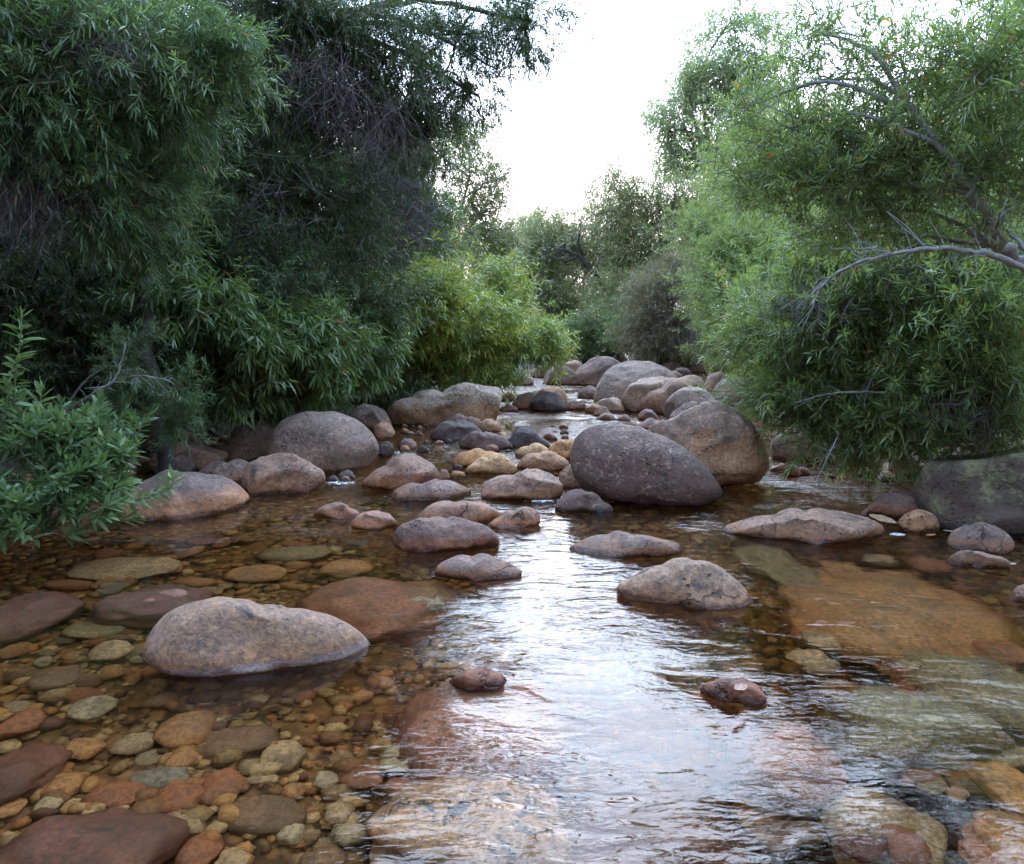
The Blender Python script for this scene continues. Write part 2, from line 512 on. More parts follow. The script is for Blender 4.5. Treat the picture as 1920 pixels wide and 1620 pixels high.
G1 = 'boulders standing in the stream'
G2 = 'boulder pile upstream'
G3 = 'rocks along the banks'
B, S = 'boulder', 'stone'
STONES = [
 # label, name, cat, group, outline, base, mat, kwargs
 ('broad speckled tan boulder alone in the foreground pool with a pale waterline stain', 'boulder', B, G1,
  [(265,1243),(270,1215),(285,1182),(310,1153),(345,1135),(390,1127),(440,1126),(490,1135),(540,1142),(590,1148),(640,1165),(675,1187),(692,1207),(690,1226)], 1256, 'footed', dict(ry=.62, sub=5, n=3.2, facet=.12, rough=.035)),
 ('low pyramid-shaped speckled boulder beside the bright sky reflection in the pool', 'boulder', B, G1,
  [(1153,1100),(1190,1079),(1240,1060),(1300,1052),(1340,1058),(1370,1078),(1400,1108),(1417,1132)], 1136, 'speck', dict(ry=.6, sub=5, facet=.2)),
 ('smooth dark mauve stone barely above the water, left edge of the sky reflection', 'stone', S, G1,
  [(813,1078),(820,1060),(845,1047),(885,1043),(930,1049),(965,1062),(982,1072)], 1090, 'mauve', dict(ry=.6, rough=.02)),
 ('flat lens-shaped mauve stone in front of the big dark egg-shaped boulder', 'stone', S, G1,
  [(1057,1033),(1090,1014),(1140,1003),(1190,1002),(1240,1006),(1275,1014),(1293,1024)], 1044, 'mauve', dict(ry=.55, rough=.02)),
 ('long low pinkish boulder stretched over the water near the mossy boulder', 'boulder', B, G1,
  [(1343,992),(1390,977),(1450,966),(1510,959),(1560,956),(1600,962),(1640,974),(1672,990)], 1018, 'pink', dict(ry=.42, sub=5, n=2.8, rough=.025)),
 ('small wet red-brown stone tip with a dry leaf on it, in the foreground ripples', 'stone', S, G1,
  [(1313,1287),(1340,1277),(1375,1274),(1410,1279),(1432,1292),(1450,1314)], 1317, 'redbrn', dict(ry=.7)),
 ('rough reddish stone tip just breaking the ripples in the foreground', 'stone', S, G1,
  [(838,1283),(862,1262),(890,1254),(925,1258),(952,1275)], 1296, 'redbrn', dict(ry=.8, rough=.06)),
 ('rounded two-humped purple and rust boulder in midstream, foremost of its cluster', 'boulder', B, G1,
  [(737,1015),(743,992),(765,979),(800,972),(835,972),(858,966),(885,968),(912,983),(932,1003),(938,1014)], 1036, 'redbrn', dict(ry=.7, sub=5)),
 ('low rust-tan stone right behind the two-humped purple boulder', 'stone', S, G1,
  [(778,972),(800,952),(825,939),(850,935),(885,940),(920,952),(945,963)], 985, 'rust', dict(ry=.6)),
 ('wedge-shaped rust stone at the right of the two-humped purple boulder', 'stone', S, G1,
  [(908,984),(930,968),(962,957),(990,949),(1010,957),(1016,968)], 992, 'rust', dict(ry=.5)),
 ('small orange stone left of two in the calm brown water', 'stone', S, G1,
  [(586,966),(594,950),(612,941),(632,942),(655,952),(678,966)], 973, 'rust', dict(ry=.6)),
 ('small orange stone with a dark wet cap beside its twin', 'stone', S, G1,
  [(658,985),(670,967),(690,959),(715,958),(736,970),(746,982)], 995, 'rust', dict(ry=.7)),
 ('low oval grey-backed stone with a pink rim behind the midstream cluster', 'stone', S, G1,
  [(721,928),(745,910),(785,902),(825,901),(860,907),(888,922)], 940, 'mauve', dict(ry=.6, rough=.02)),
 ('peaked rust boulder with a grey top left of the small rapids', 'boulder', B, G1,
  [(673,912),(690,893),(720,874),(742,855),(770,850),(795,860),(820,877),(833,897)], 918, 'rust', dict(ry=.65)),
 ('tiny orange stone tucked against the peaked rust boulder', 'stone', S, G1,
  [(820,898),(825,883),(835,880),(842,892)], 903, 'rust', dict(ry=.8, sub=3)),
 ('broad smooth mauve boulder ending at the foam patch left of the dark egg-shaped boulder', 'boulder', B, G1,
  [(901,925),(906,905),(925,891),(955,881),(995,879),(1030,885),(1050,902),(1055,920)], 940, 'pink', dict(ry=.7, sub=5)),
 ('huge smooth dark egg-shaped boulder flecked with pale lichen in midstream', 'boulder', B, G1,
  [(1150,950),(1110,932),(1085,907),(1072,880),(1070,850),(1078,825),(1098,804),(1130,796),(1172,797),(1222,812),(1272,836),(1312,866),(1342,902),(1360,927),(1335,946)], 952, 'dark', dict(ry=.72, sub=5, n=2.5, facet=.13, kc=7, rough=.03, under=8)),
 ('big two-tone tan and grey boulder leaning behind the dark egg-shaped one', 'boulder', B, G1,
  [(1215,830),(1222,800),(1260,776),(1300,757),(1350,752),(1385,768),(1412,800),(1434,840),(1444,870),(1432,895),(1400,912)], 918, 'twotone', dict(ry=.65, sub=5, facet=.2, under=10, back=1.0)),
 ('dark wet stone wedged under the left flank of the egg-shaped boulder', 'stone', S, G1,
  [(1040,950),(1052,930),(1075,918),(1100,922),(1130,940),(1155,957)], 962, 'dark', dict(ry=.6)),
 ('large smooth grey-mauve boulder on the left bank, biggest of its group', 'boulder', B, G3,
  [(497,865),(503,825),(520,795),(550,779),(600,772),(648,779),(688,803),(708,828),(711,850),(693,872)], 886, 'grey', dict(ry=.75, sub=5, facet=.1, rough=.02)),
 ('upright rounded tan-grey boulder leaning on the largest left-bank boulder', 'boulder', B, G3,
  [(410,862),(425,828),(448,797),(475,782),(500,782),(522,795),(540,830),(540,860)], 868, 'mauve', dict(ry=.6, back=1.3)),
 ('angular pinkish block with a sharp ridge and a dark broken end', 'boulder', B, G3,
  [(452,922),(455,890),(468,866),(500,858),(540,852),(560,858),(585,872),(607,884),(609,896),(585,922)], 928, 'pink', dict(ry=.6, sub=5, n=3.4, facet=.45, kc=9)),
 ('wide low dome of grey rock with an orange lower band beside the leafy foreground shrub', 'boulder', B, G3,
  [(195,978),(215,950),(245,920),(285,892),(340,878),(395,884),(435,900),(465,925),(480,945)], 972, 'dome', dict(ry=.6, sub=5, n=2.8, rough=.02)),
 ('long low brown boulder lying under the dark shrubs at the left bank', 'boulder', B, G3,
  [(272,868),(282,845),(310,834),(350,832),(395,834),(430,845)], 885, 'pink', dict(ry=.5)),
 ('small dark rounded stone in front of the long brown bank boulder', 'stone', S, G3,
  [(285,885),(295,866),(318,855),(345,854),(370,872)], 893, 'dark', dict(ry=.6)),
 ('grey sloping stone half hidden behind the angular pinkish block', 'stone', S, G3,
  [(368,890),(390,872),(425,865),(465,866),(480,890)], 905, 'mauve', dict(ry=.6)),
 ('pale boulder mostly hidden behind the leafy foreground shrub', 'boulder', B, G3,
  [(55,890),(70,835),(110,803),(170,792),(225,798),(250,825),(256,870)], 905, 'shade', dict(ry=.6, lift=.05)),
 ('large pale flat-topped slab with a brown overhanging front at the left bank', 'boulder', B, G3,
  [(726,778),(733,757),(775,745),(830,737),(860,722),(895,716),(925,724),(943,735),(940,760),(926,783)], 797, 'slab', dict(ry=.5, sub=5, n=4.2, facet=.2, kc=3, rough=.09)),
 ('round purple-brown boulder between the pale slab and the largest left-bank boulder', 'boulder', B, G3,
  [(653,792),(662,770),(688,757),(712,762),(730,780),(736,800)], 806, 'mauve', dict(ry=.8)),
 ('small lichen-spotted brown stone at the foot of the round purple-brown boulder', 'stone', S, G3,
  [(697,815),(705,797),(722,791),(738,803),(743,818)], 825, 'tan', dict(ry=.8, sub=3)),
 ('smooth blue-grey wet stone in front of the pale flat-topped slab', 'stone', S, G1,
  [(805,817),(822,798),(850,788),(878,790),(900,803),(912,818)], 827, 'black', dict(ry=.6)),
 ('low brown stone touching the front edge of the pale slab', 'stone', S, G1,
  [(825,800),(845,784),(875,779),(900,786),(906,800)], 806, 'redbrn', dict(ry=.5, sub=3)),
 ('dark grey-brown wedge-shaped stone pointing right in the rapids', 'stone', S, G1,
  [(858,832),(872,816),(905,811),(935,817),(955,830),(967,844)], 845, 'dark', dict(ry=.5)),
 ('blackish domed wet stone right of the dark wedge-shaped one', 'stone', S, G1,
  [(944,834),(955,812),(978,799),(1000,802),(1020,816),(1034,834)], 840, 'black', dict(ry=.65)),
 ('small tan stone at the right corner of the pale flat-topped slab', 'stone', S, G1,
  [(893,804),(902,791),(918,785),(932,792),(942,805)], 812, 'tan', dict(ry=.7, sub=3)),
 ('smooth orange-tan loaf-shaped stone left of the cream stone', 'stone', S, G1,
  [(847,870),(855,853),(880,846),(910,846),(935,852),(945,868)], 877, 'ochre', dict(ry=.6)),
 ('pale cream stone with a cracked corner, brightest in midstream', 'stone', S, G1,
  [(871,886),(888,868),(912,855),(935,850),(957,862),(970,880)], 890, 'cream', dict(ry=.6, facet=.3)),
 ('pinkish cracked stone between the cream stone and the egg-shaped boulder', 'stone', S, G1,
  [(966,876),(980,858),(1010,850),(1045,853),(1068,868)], 884, 'tan', dict(ry=.55)),
 ('small flat pale stone above the pinkish cracked stone', 'stone', S, G1,
  [(964,856),(970,842),(992,836),(1020,836),(1034,848)], 860, 'cream', dict(ry=.5, sub=3)),
 ('smooth ochre-yellow stone touching the left shoulder of the egg-shaped boulder', 'stone', S, G1,
  [(1022,856),(1038,833),(1062,825),(1085,828),(1098,850)], 864, 'ochre', dict(ry=.6)),
 ('brown stone squeezed between the mauve boulder and the egg-shaped boulder', 'stone', S, G1,
  [(1046,905),(1054,882),(1072,872),(1090,890),(1098,910)], 916, 'pink', dict(ry=.7)),
 ('tiny reddish stone at the foot of the dark wedge-shaped stone', 'stone', S, G1,
  [(908,845),(915,835),(926,833),(936,845)], 849, 'redbrn', dict(ry=.7, sub=3)),
 ('half-drowned brown stone in the riffle left of the blue-grey stone', 'stone', S, G1,
  [(742,842),(752,828),(768,822),(782,838)], 843, 'redbrn', dict(ry=.8, sub=3)),
 ('tiny dark stone in the bright riffle upstream of the blackish domed one', 'stone', S, G1,
  [(1016,822),(1026,814),(1040,816),(1046,824)], 826, 'redbrn', dict(ry=.6, sub=3)),
 ('bluish wet stone at the waterline beside the largest left-bank boulder', 'stone', S, G1,
  [(708,852),(714,832),(726,826),(738,846)], 856, 'black', dict(ry=.8, sub=3)),
 # ---- upstream pile
 ('blackish round wet boulder alone in the bright water upstream', 'boulder', B, G2,
  [(991,766),(998,748),(1015,736),(1034,735),(1052,746),(1063,765)], 772, 'black', dict(ry=.7)),
 ('pinkish stone left of the blackish round boulder upstream', 'stone', S, G2,
  [(958,764),(968,746),(985,736),(1006,740),(1012,760)], 768, 'pink', dict(ry=.6, sub=3)),
 ('peach-coloured rounded stone behind the blackish round boulder upstream', 'stone', S, G2,
  [(998,752),(1012,732),(1035,724),(1055,728),(1066,748)], 758, 'tan', dict(ry=.6, sub=3)),
 ('tallest rounded grey boulder of the upstream pile', 'boulder', B, G2,
  [(1114,752),(1120,722),(1138,695),(1165,681),(1200,677),(1235,684),(1265,703),(1285,735)], 762, 'grey', dict(ry=.8, sub=5, back=1.0)),
 ('lichen-covered tan boulder nestled against the tallest grey one upstream', 'boulder', B, G2,
  [(1165,765),(1172,735),(1190,712),(1218,701),(1245,702),(1265,720),(1272,760)], 775, 'speck', dict(ry=.6)),
 ('long smooth pink boulder sloping up to the right in the upstream pile', 'boulder', B, G2,
  [(1175,770),(1195,742),(1235,725),(1275,708),(1302,699),(1320,708),(1330,740)], 778, 'pink', dict(ry=.5)),
 ('rounded grey boulder with a grass tuft at its top behind the big two-tone one', 'boulder', B, G2,
  [(1242,785),(1246,760),(1262,740),(1290,724),(1315,727),(1340,750),(1350,780)], 800, 'grey', dict(ry=.7)),
 ('small pale grey stone against the back of the big two-tone boulder', 'stone', S, G2,
  [(1255,790),(1268,765),(1290,754),(1315,754),(1330,780)], 803, 'grey', dict(ry=.5)),
 ('large rounded grey boulder at the far left of the upstream pile', 'boulder', B, G2,
  [(1072,718),(1078,698),(1098,680),(1128,669),(1150,672),(1170,688),(1178,712)], 723, 'mauve', dict(ry=.8)),
 ('rough mauve boulder in front of the far-left grey one upstream', 'boulder', B, G2,
  [(1015,714),(1022,697),(1042,688),(1065,690),(1082,703),(1088,716)], 722, 'mauve', dict(ry=.7)),
 ('pale pink rounded stone behind the rough mauve boulder upstream', 'stone', S, G2,
  [(1053,696),(1062,680),(1075,674),(1090,682),(1098,696)], 700, 'pink', dict(ry=.7, sub=3)),
 ('light grey low boulder under the tip of the yellow-green shrub', 'boulder', B, G2,
  [(996,706),(1003,688),(1022,677),(1045,680),(1058,698)], 709, 'grey', dict(ry=.6, sub=3)),
 ('dark stone in shade beneath the yellow-green shrub tip', 'stone', S, G2,
  [(1018,684),(1028,670),(1044,666),(1058,680)], 688, 'dark', dict(ry=.6, sub=3)),
 ('grey rounded boulder topping the far end of the stone pile', 'boulder', B, G2,
  [(1118,678),(1126,664),(1145,658),(1165,661),(1182,676)], 683, 'mauve', dict(ry=.7, sub=3)),
 ('small dark stone far upstream left of the topping grey boulder', 'stone', S, G2,
  [(1090,678),(1098,668),(1112,666),(1122,676)], 681, 'dark', dict(ry=.7, sub=3)),
 ('mauve boulder standing behind dry grass at the far bank', 'boulder', B, G2,
  [(1207,685),(1213,665),(1232,653),(1256,651),(1275,662),(1282,684)], 688, 'mauve', dict(ry=.7)),
 ('flat mauve stone lying in front of the boulder in dry grass', 'stone', S, G2,
  [(1228,697),(1240,684),(1262,678),(1280,690)], 700, 'mauve', dict(ry=.6, sub=3)),
 ('rounded grey stone at the foot of the brown dry bush', 'stone', S, G2,
  [(1284,695),(1292,678),(1310,672),(1325,680),(1332,694)], 699, 'grey', dict(ry=.7, sub=3)),
 ('small mauve stone between the tallest grey boulder and the grass', 'stone', S, G2,
  [(1262,704),(1272,690),(1288,690),(1296,704)], 710, 'mauve', dict(ry=.7, sub=3)),
 ('pale pink boulder wedged right of the long smooth pink one', 'boulder', B, G2,
  [(1318,722),(1328,702),(1348,695),(1364,706),(1372,724)], 732, 'pink', dict(ry=.7, sub=3)),
 ('broad pale grey boulder reaching under the leaning leafy shrub', 'boulder', B, G2,
  [(1330,750),(1345,722),(1375,704),(1420,698),(1460,705),(1490,740)], 764, 'grey', dict(ry=.5)),
 ('brown lichen-topped stone at the foot of the tallest grey boulder', 'stone', S, G2,
  [(1113,766),(1122,750),(1145,744),(1165,752),(1172,768)], 773, 'speck', dict(ry=.6, sub=3)),
 ('small tan stone at the water left of the brown lichen-topped one', 'stone', S, G2,
  [(1096,770),(1104,759),(1118,757),(1130,770)], 775, 'tan', dict(ry=.7, sub=3)),
 ('low dark stone at the water right of the blackish round boulder', 'stone', S, G2,
  [(1060,765),(1070,753),(1085,751),(1100,764)], 769, 'mauve', dict(ry=.6, sub=3)),
 ('small brown peaked stone behind the egg-shaped boulder', 'stone', S, G2,
  [(1194,786),(1205,770),(1220,767),(1234,782)], 790, 'redbrn', dict(ry=.7, sub=3)),
 ('flat brown stone close behind the top of the egg-shaped boulder', 'stone', S, G2,
  [(1188,806),(1205,791),(1230,786),(1250,796)], 808, 'redbrn', dict(ry=.6, sub=3)),
 ('small pale stone in the channel above the pale slab', 'stone', S, G2,
  [(938,748),(946,738),(958,736),(966,748)], 752, 'tan', dict(ry=.7, sub=3)),
 ('flat wet stone in the bright channel below the small pale one', 'stone', S, G2,
  [(930,770),(945,762),(962,760),(975,768)], 772, 'pink', dict(ry=.5, sub=3)),
 ('narrow grey stone at the left mouth of the upstream channel', 'stone', S, G2,
  [(960,718),(972,708),(990,706),(1002,716)], 722, 'grey', dict(ry=.6, sub=3)),
 ('low mauve stone lying along the far-left grey boulder upstream', 'stone', S, G2,
  [(1082,742),(1095,728),(1115,724),(1128,738)], 748, 'mauve', dict(ry=.6, sub=3)),
 ('small pink stone lodged above the lichen-covered tan boulder', 'stone', S, G2,
  [(1240,712),(1252,699),(1270,697),(1282,710)], 722, 'pink', dict(ry=.6, sub=3)),
 # ---- right side
 ('large dark mossy boulder with yellow-green lichen at the right bank', 'boulder', B, G3,
  [(1735,985),(1716,945),(1715,905),(1728,874),(1770,850),(1825,835),(1880,828),(1940,832),(2000,850),(2050,900),(2060,960)], 1012, 'moss', dict(ry=.7, sub=5, n=2.8)),
 ('brown sloping stone between the long pinkish boulder and the mossy one', 'stone', S, G3,
  [(1613,965),(1632,942),(1665,925),(1705,914),(1738,922),(1745,960)], 975, 'redbrn', dict(ry=.5)),
 ('small round tan stone at the foot of the mossy boulder', 'stone', S, G3,
  [(1682,988),(1688,970),(1705,960),(1735,957),(1755,967),(1762,986)], 1000, 'tan', dict(ry=.7)),
 ('grey-brown stone with drifted leaves below the mossy boulder', 'stone', S, G3,
  [(1776,1012),(1790,992),(1820,983),(1855,982),(1885,996),(1902,1022)], 1036, 'mauve', dict(ry=.6)),
 ('flat pale-flecked stone at the right water edge', 'stone', S, G3,
  [(1773,1052),(1790,1038),(1825,1034),(1865,1040),(1898,1058)], 1068, 'grey', dict(ry=.5)),
 ('whitish stone cut by the right picture edge', 'stone', S, G3,
  [(1893,1124),(1905,1102),(1930,1094),(1965,1100),(1980,1120)], 1134, 'grey', dict(ry=.6)),
 ('pale boulder in the shade behind the overhanging right shrub', 'boulder', B, G3,
  [(1445,858),(1452,820),(1480,798),(1525,790),(1560,815),(1572,850)], 866, 'shade', dict(ry=.6)),
 ('tan boulder seen through the leaves above the shaded pale one', 'boulder', B, G3,
  [(1470,790),(1485,755),(1520,735),(1560,742),(1580,780)], 815, 'pink', dict(ry=.6)),
 ('dark stone in the shadowed backwater under the right shrub', 'stone', S, G3,
  [(1652,885),(1665,858),(1695,848),(1730,862),(1745,885)], 893, 'shade', dict(ry=.6)),
 ('low dark rock ledge behind the mossy boulder', 'boulder', B, G3,
  [(1775,860),(1800,825),(1850,812),(1920,815),(1960,850)], 870, 'shade', dict(ry=.5, lift=.15)),
 ('flat drowned pink stone at the mouth of the right backwater', 'stone', S, G1,
  [(1440,882),(1455,874),(1475,872),(1495,880)], 886, 'pink', dict(ry=.5, sub=3)),
]
for lab, nm, cat, grp, ol, yb, mt, kw in STONES:
    stone(nm, lab, cat, grp, ol, yb, mt, **kw)


FILL = [
 ('packed between the boulders of the upstream pile', (1000, 1370, 672, 790), 20, (24, 60), G2, [('pink', 'pinkish'), ('mauve', 'mauve'), ('tan', 'tan'), ('grey', 'grey'), ('redbrn', 'brown'), ('speck', 'speckled')]),
 ('scattered in the midstream rapids', (740, 1060, 800, 925), 22, (14, 40), G1, [('rust', 'rusty'), ('redbrn', 'brown'), ('black', 'blackish'), ('tan', 'tan')]),
 ('at the water edge of the left bank boulders', (300, 720, 845, 905), 9, (18, 44), G3, [('mauve', 'mauve'), ('dark', 'dark'), ('redbrn', 'brown')]),
 ('at the dark water edge under the right bank shrubs', (1450, 1760, 850, 905), 9, (20, 50), G3, [('shade', 'pale'), ('dark', 'dark'), ('redbrn', 'brown')]),
]
rs_ = random.Random(21)
BOX = [(min(p[0] for p in o_), max(p[0] for p in o_), min(p[1] for p in o_), yb_) for _, _, _, _, o_, yb_, _, _ in STONES]
for txt, (fx0, fx1, fy0, fy1), cnt, (w0, w1), grp, kinds in FILL:
    made = tries = 0
    while made < cnt and tries < 4000:
        tries += 1
        cx, yb = rs_.uniform(fx0, fx1), rs_.uniform(fy0, fy1)
        if yb < 760 and fy0 < 680 and cx < 1000 + max(0, 740 - yb) * .3:
            continue
        if fy0 < 680 and cx < 1110:                    # the open ribbon of water
            continue
        wd_ = rs_.uniform(w0, w1) * (.55 + .6 * (yb - fy0) / (fy1 - fy0))
        h_ = wd_ * rs_.uniform(.3, .6)
        b_ = (cx - wd_ / 2, cx + wd_ / 2, yb - h_, yb)
        if any(b_[0] < q[1] - 3 and b_[1] > q[0] + 3 and q[2] < yb < q[3] + 2 for q in BOX):
            continue
        BOX.append(b_)
        pk = rs_.uniform(.3, .7)
        ol = [(b_[0], yb - h_ * .15), (b_[0] + wd_ * .14, yb - h_ * rs_.uniform(.5, .7)), (b_[0] + wd_ * pk, yb - h_), (b_[1] - wd_ * .16, yb - h_ * rs_.uniform(.5, .8)), (b_[1], yb - h_ * .12)]
        mt, cn = rs_.choice(kinds)
        stone('stone', f'small {cn} stone {txt}', 'stone', grp, ol, yb, mt, ry=rs_.uniform(.6, .9), sub=3)
        made += 1


# ------------------------------------------------------------------ terrain
def lut(y, tab):
    a = np.array(tab)
    return np.interp(y, a[:, 0], a[:, 1])


LEFT = [(-12, -5), (3, -4.4), (4.4, -3.9), (5.5, -3.6), (7.2, -3.7), (8.8, -3.2), (10.6, -1.9), (14, -.9), (17, -.4), (22, .5), (30, 2.2), (40, 4.5), (60, 9)]
RIGHT = [(-12, 4.5), (2, 3.4), (4, 3.1), (5, 3.5), (7, 3.9), (8.2, 3.5), (11, 3.7), (17, 5.2), (25, 6.2), (30, 6.9), (40, 8.5), (60, 12)]


def ground_h(x, y):
    l, r = lut(y, LEFT), lut(y, RIGHT)
    dist = np.maximum(l - x, x - r)                  # >0 on the bank
    n = np.array([noise.fractal(Vector((a * .9, b * .9, 3.3)), .9, 2.1, 4) for a, b in zip(x.ravel(), y.ravel())]).reshape(x.shape)
    depth = np.where(y < 5, .30, .24) + .34 * np.exp(-((x - .9) ** 2 / 1.0 + (y - 2.4) ** 2 / 2.4)) + .2 * np.exp(-((x - 2.9) ** 2 / .8 + (y - 6.3) ** 2 / 1.5))
    depth = depth - .10 * np.exp(-((x + .9) ** 2 / .8 + (y - 2.2) ** 2 / .6))
    depth = np.where(y > 11, .16, depth)
    bed = -depth + .035 * n
    s = np.clip((dist + .7) / 1.3, 0, 1)
    s = s * s * (3 - 2 * s)
    bank = .30 + .12 * np.clip(dist, 0, 12) + .05 * np.clip(dist - 12, 0, 400) + .12 * n
    far = np.clip((y - 42) / 25, 0, 1)
    bed = bed + far * .9
    return bed * (1 - s) + bank * s


def spaced(lo, hi, fine_lo, fine_hi, df, grow):
    a = list(np.arange(fine_lo, fine_hi, df))
    d, x = df, a[-1]
    while x < hi:
        d *= grow
        x += d
        a.append(x)
    d, x = df, a[0]
    pre = []
    while x > lo:
        d *= grow
        x -= d
        pre.append(x)
    return np.array(pre[::-1] + a)


def grid_mesh(name, xs, ys, Z):
    nx, ny = len(xs), len(ys)
    X, Y = np.meshgrid(xs, ys)
    V = np.stack([X, Y, Z], -1).reshape(-1, 3)
    i = np.arange(nx * ny).reshape(ny, nx)
    a, b, c, d = i[:-1, :-1], i[:-1, 1:], i[1:, 1:], i[1:, :-1]
    T = np.concatenate([np.stack([a, b, c], -1).reshape(-1, 3), np.stack([a, c, d], -1).reshape(-1, 3)])
    return V, T, i


xs = spaced(-600, 600, -6, 7, .1, 1.13)
ys = spaced(-400, 900, 0.6, 12, .1, 1.11)
X, Y = np.meshgrid(xs, ys)
Z = ground_h(X, Y)
V, T, _ = grid_mesh('ground', xs, ys, Z)
gm, nt = mat_new('stream_bed_and_bank_soil')
t = NT(nt)
out = t.n('ShaderNodeOutputMaterial')
b = t.n('ShaderNodeBsdfPrincipled')
t.l(b.outputs[0], out.inputs[0])
geo = t.n('ShaderNodeNewGeometry')
sx = t.n('ShaderNodeSeparateXYZ')
t.l(geo.outputs['Position'], sx.inputs[0])
vo = t.n('ShaderNodeTexVoronoi', feature='F1')
vo.inputs['Scale'].default_value = 16
t.l(geo.outputs['Position'], vo.inputs['Vector'])
sc_ = t.n('ShaderNodeSeparateColor')
t.l(vo.outputs['Color'], sc_.inputs[0])
cell = ramp(t, sc_.outputs[0], [(0, (.12, .06, .028)), (.25, (.22, .115, .045)), (.5, (.30, .17, .065)), (.75, (.24, .15, .06)), (1, (.32, .21, .095))])
bedc = t.mix(t.step(vo.outputs['Distance'], .35, .62), cell, (.05, .03, .015))
bedc = t.mix(t.math('MULTIPLY', t.step(t.noise(geo.outputs['Position'], 2.2, 5, .65), .42, .6), .7), bedc, (.19, .105, .036))   # silt over the gravel
soil = t.mix(t.step(t.noise(geo.outputs['Position'], 5, 7, .7), .4, .62), (.035, .026, .016), (.05, .052, .02))
t.l(t.mix(t.step(sx.outputs['Z'], -.02, .08), bedc, soil), b.inputs['Base Color'])
b.inputs['Roughness'].default_value = .9
bp = t.n('ShaderNodeBump')
bp.inputs['Distance'].default_value = .02
bp.inputs['Strength'].default_value = .8
t.l(t.math('SUBTRACT', 1.0, vo.outputs['Distance']), bp.inputs['Height'])
t.l(bp.outputs[0], b.inputs['Normal'])
ground = link('ground', tri_mesh('ground', V, T, smooth=True), None, [gm])
tag(ground, 'brown gravelly stream bed rising into dark soil banks', 'ground', kind='structure')


# ------------------------------------------------------------------ water
wx = spaced(-30, 40, -4, 4.5, .07, 1.25)
wy = spaced(-14, 62, 1.0, 14, .06, 1.08)
X, Y = np.meshgrid(wx, wy)
wz = np.zeros(X.shape)
fast = np.clip((Y - 4.6) / 2.5, 0, 1)
for i in range(X.shape[0]):
    for j in range(X.shape[1]):
        x, y = X[i, j], Y[i, j]
        if -4.2 < x < 8 and 0 < y < 30:
            wz[i, j] = (.0035 + .013 * fast[i, j]) * noise.fractal(Vector((x * 2.6, y * 3.6, 1.7)), 1.0, 2.0, 3)
V, T, idx = grid_mesh('water', wx, wy, wz)
rim = np.concatenate([idx[0, :], idx[1:, -1], idx[-1, -2::-1], idx[-2:0:-1, 0]])
nb = len(V)
low = V[rim].copy()
low[:, 2] = -2.5
V = np.vstack([V, low])
k = len(rim)
sd = []
for q in range(k):
    a, b_, c, d = rim[q], rim[(q + 1) % k], nb + (q + 1) % k, nb + q
    sd += [(a, c, b_), (a, d, c)]
cen = len(V)
V = np.vstack([V, [[0, 20, -2.5]]])
sd += [(nb + (q + 1) % k, nb + q, cen) for q in range(k)]
T = np.vstack([T, np.array(sd)])
wm, nt = mat_new('tea_coloured_water')
t = NT(nt)
out = t.n('ShaderNodeOutputMaterial')
b = t.n('ShaderNodeBsdfPrincipled')
b.inputs['Base Color'].default_value = (1, 1, 1, 1)
b.inputs['Transmission Weight'].default_value = 1
b.inputs['IOR'].default_value = 1.333
b.inputs['Roughness'].default_value = 0.0
t.l(b.outputs[0], out.inputs[0])
va = t.n('ShaderNodeVolumeAbsorption')
va.inputs['Color'].default_value = (.80, .57, .22, 1)
va.inputs['Density'].default_value = 2.3
t.l(va.outputs[0], out.inputs['Volume'])
geo = t.n('ShaderNodeNewGeometry')
mp = t.n('ShaderNodeMapping')
t.l(geo.outputs['Position'], mp.inputs['Vector'])
mp.inputs['Scale'].default_value = (1.0, 2.1, 1)
mp.inputs['Rotation'].default_value = (0, 0, math.radians(12))
n1 = t.noise(mp.outputs[0], 4.2, 2, .45, .7)
n2 = t.noise(mp.outputs[0], 17.0, 2, .5, .8)
calm = t.noise(geo.outputs['Position'], .8, 2, .5)
msk = t.step(calm, .38, .62)
sx = t.n('ShaderNodeSeparateXYZ')
t.l(geo.outputs['Position'], sx.inputs[0])
# the left pool lies still, the main current ripples
still = t.step(sx.outputs['X'], -1.7, -.5)
far = t.step(sx.outputs['Y'], 4.6, 6.5)
still = t.math('MAXIMUM', still, far)
amp = t.math('MULTIPLY', t.math('ADD', t.math('MULTIPLY', msk, .85), .15), t.math('ADD', t.math('MULTIPLY', still, .85), .15))
amp = t.math('MULTIPLY', amp, t.math('ADD', 1.0, t.math('MULTIPLY', far, 2.0)))
hgt = t.math('ADD', t.math('MULTIPLY', n1, .017), t.math('MULTIPLY', n2, .0042))
hgt = t.math('ADD', hgt, t.math('MULTIPLY', t.noise(mp.outputs[0], 42.0, 2, .5, .5), .0005))
bp = t.n('ShaderNodeBump')
bp.inputs['Strength'].default_value = 1
bp.inputs['Distance'].default_value = 1.0
t.l(t.math('MULTIPLY', hgt, amp), bp.inputs['Height'])
t.l(bp.outputs[0], b.inputs['Normal'])
water = link('water', tri_mesh('water', V, T, smooth=True), None, [wm])
tag(water, 'clear tea-coloured stream water with fine ripples', 'water', kind='structure')


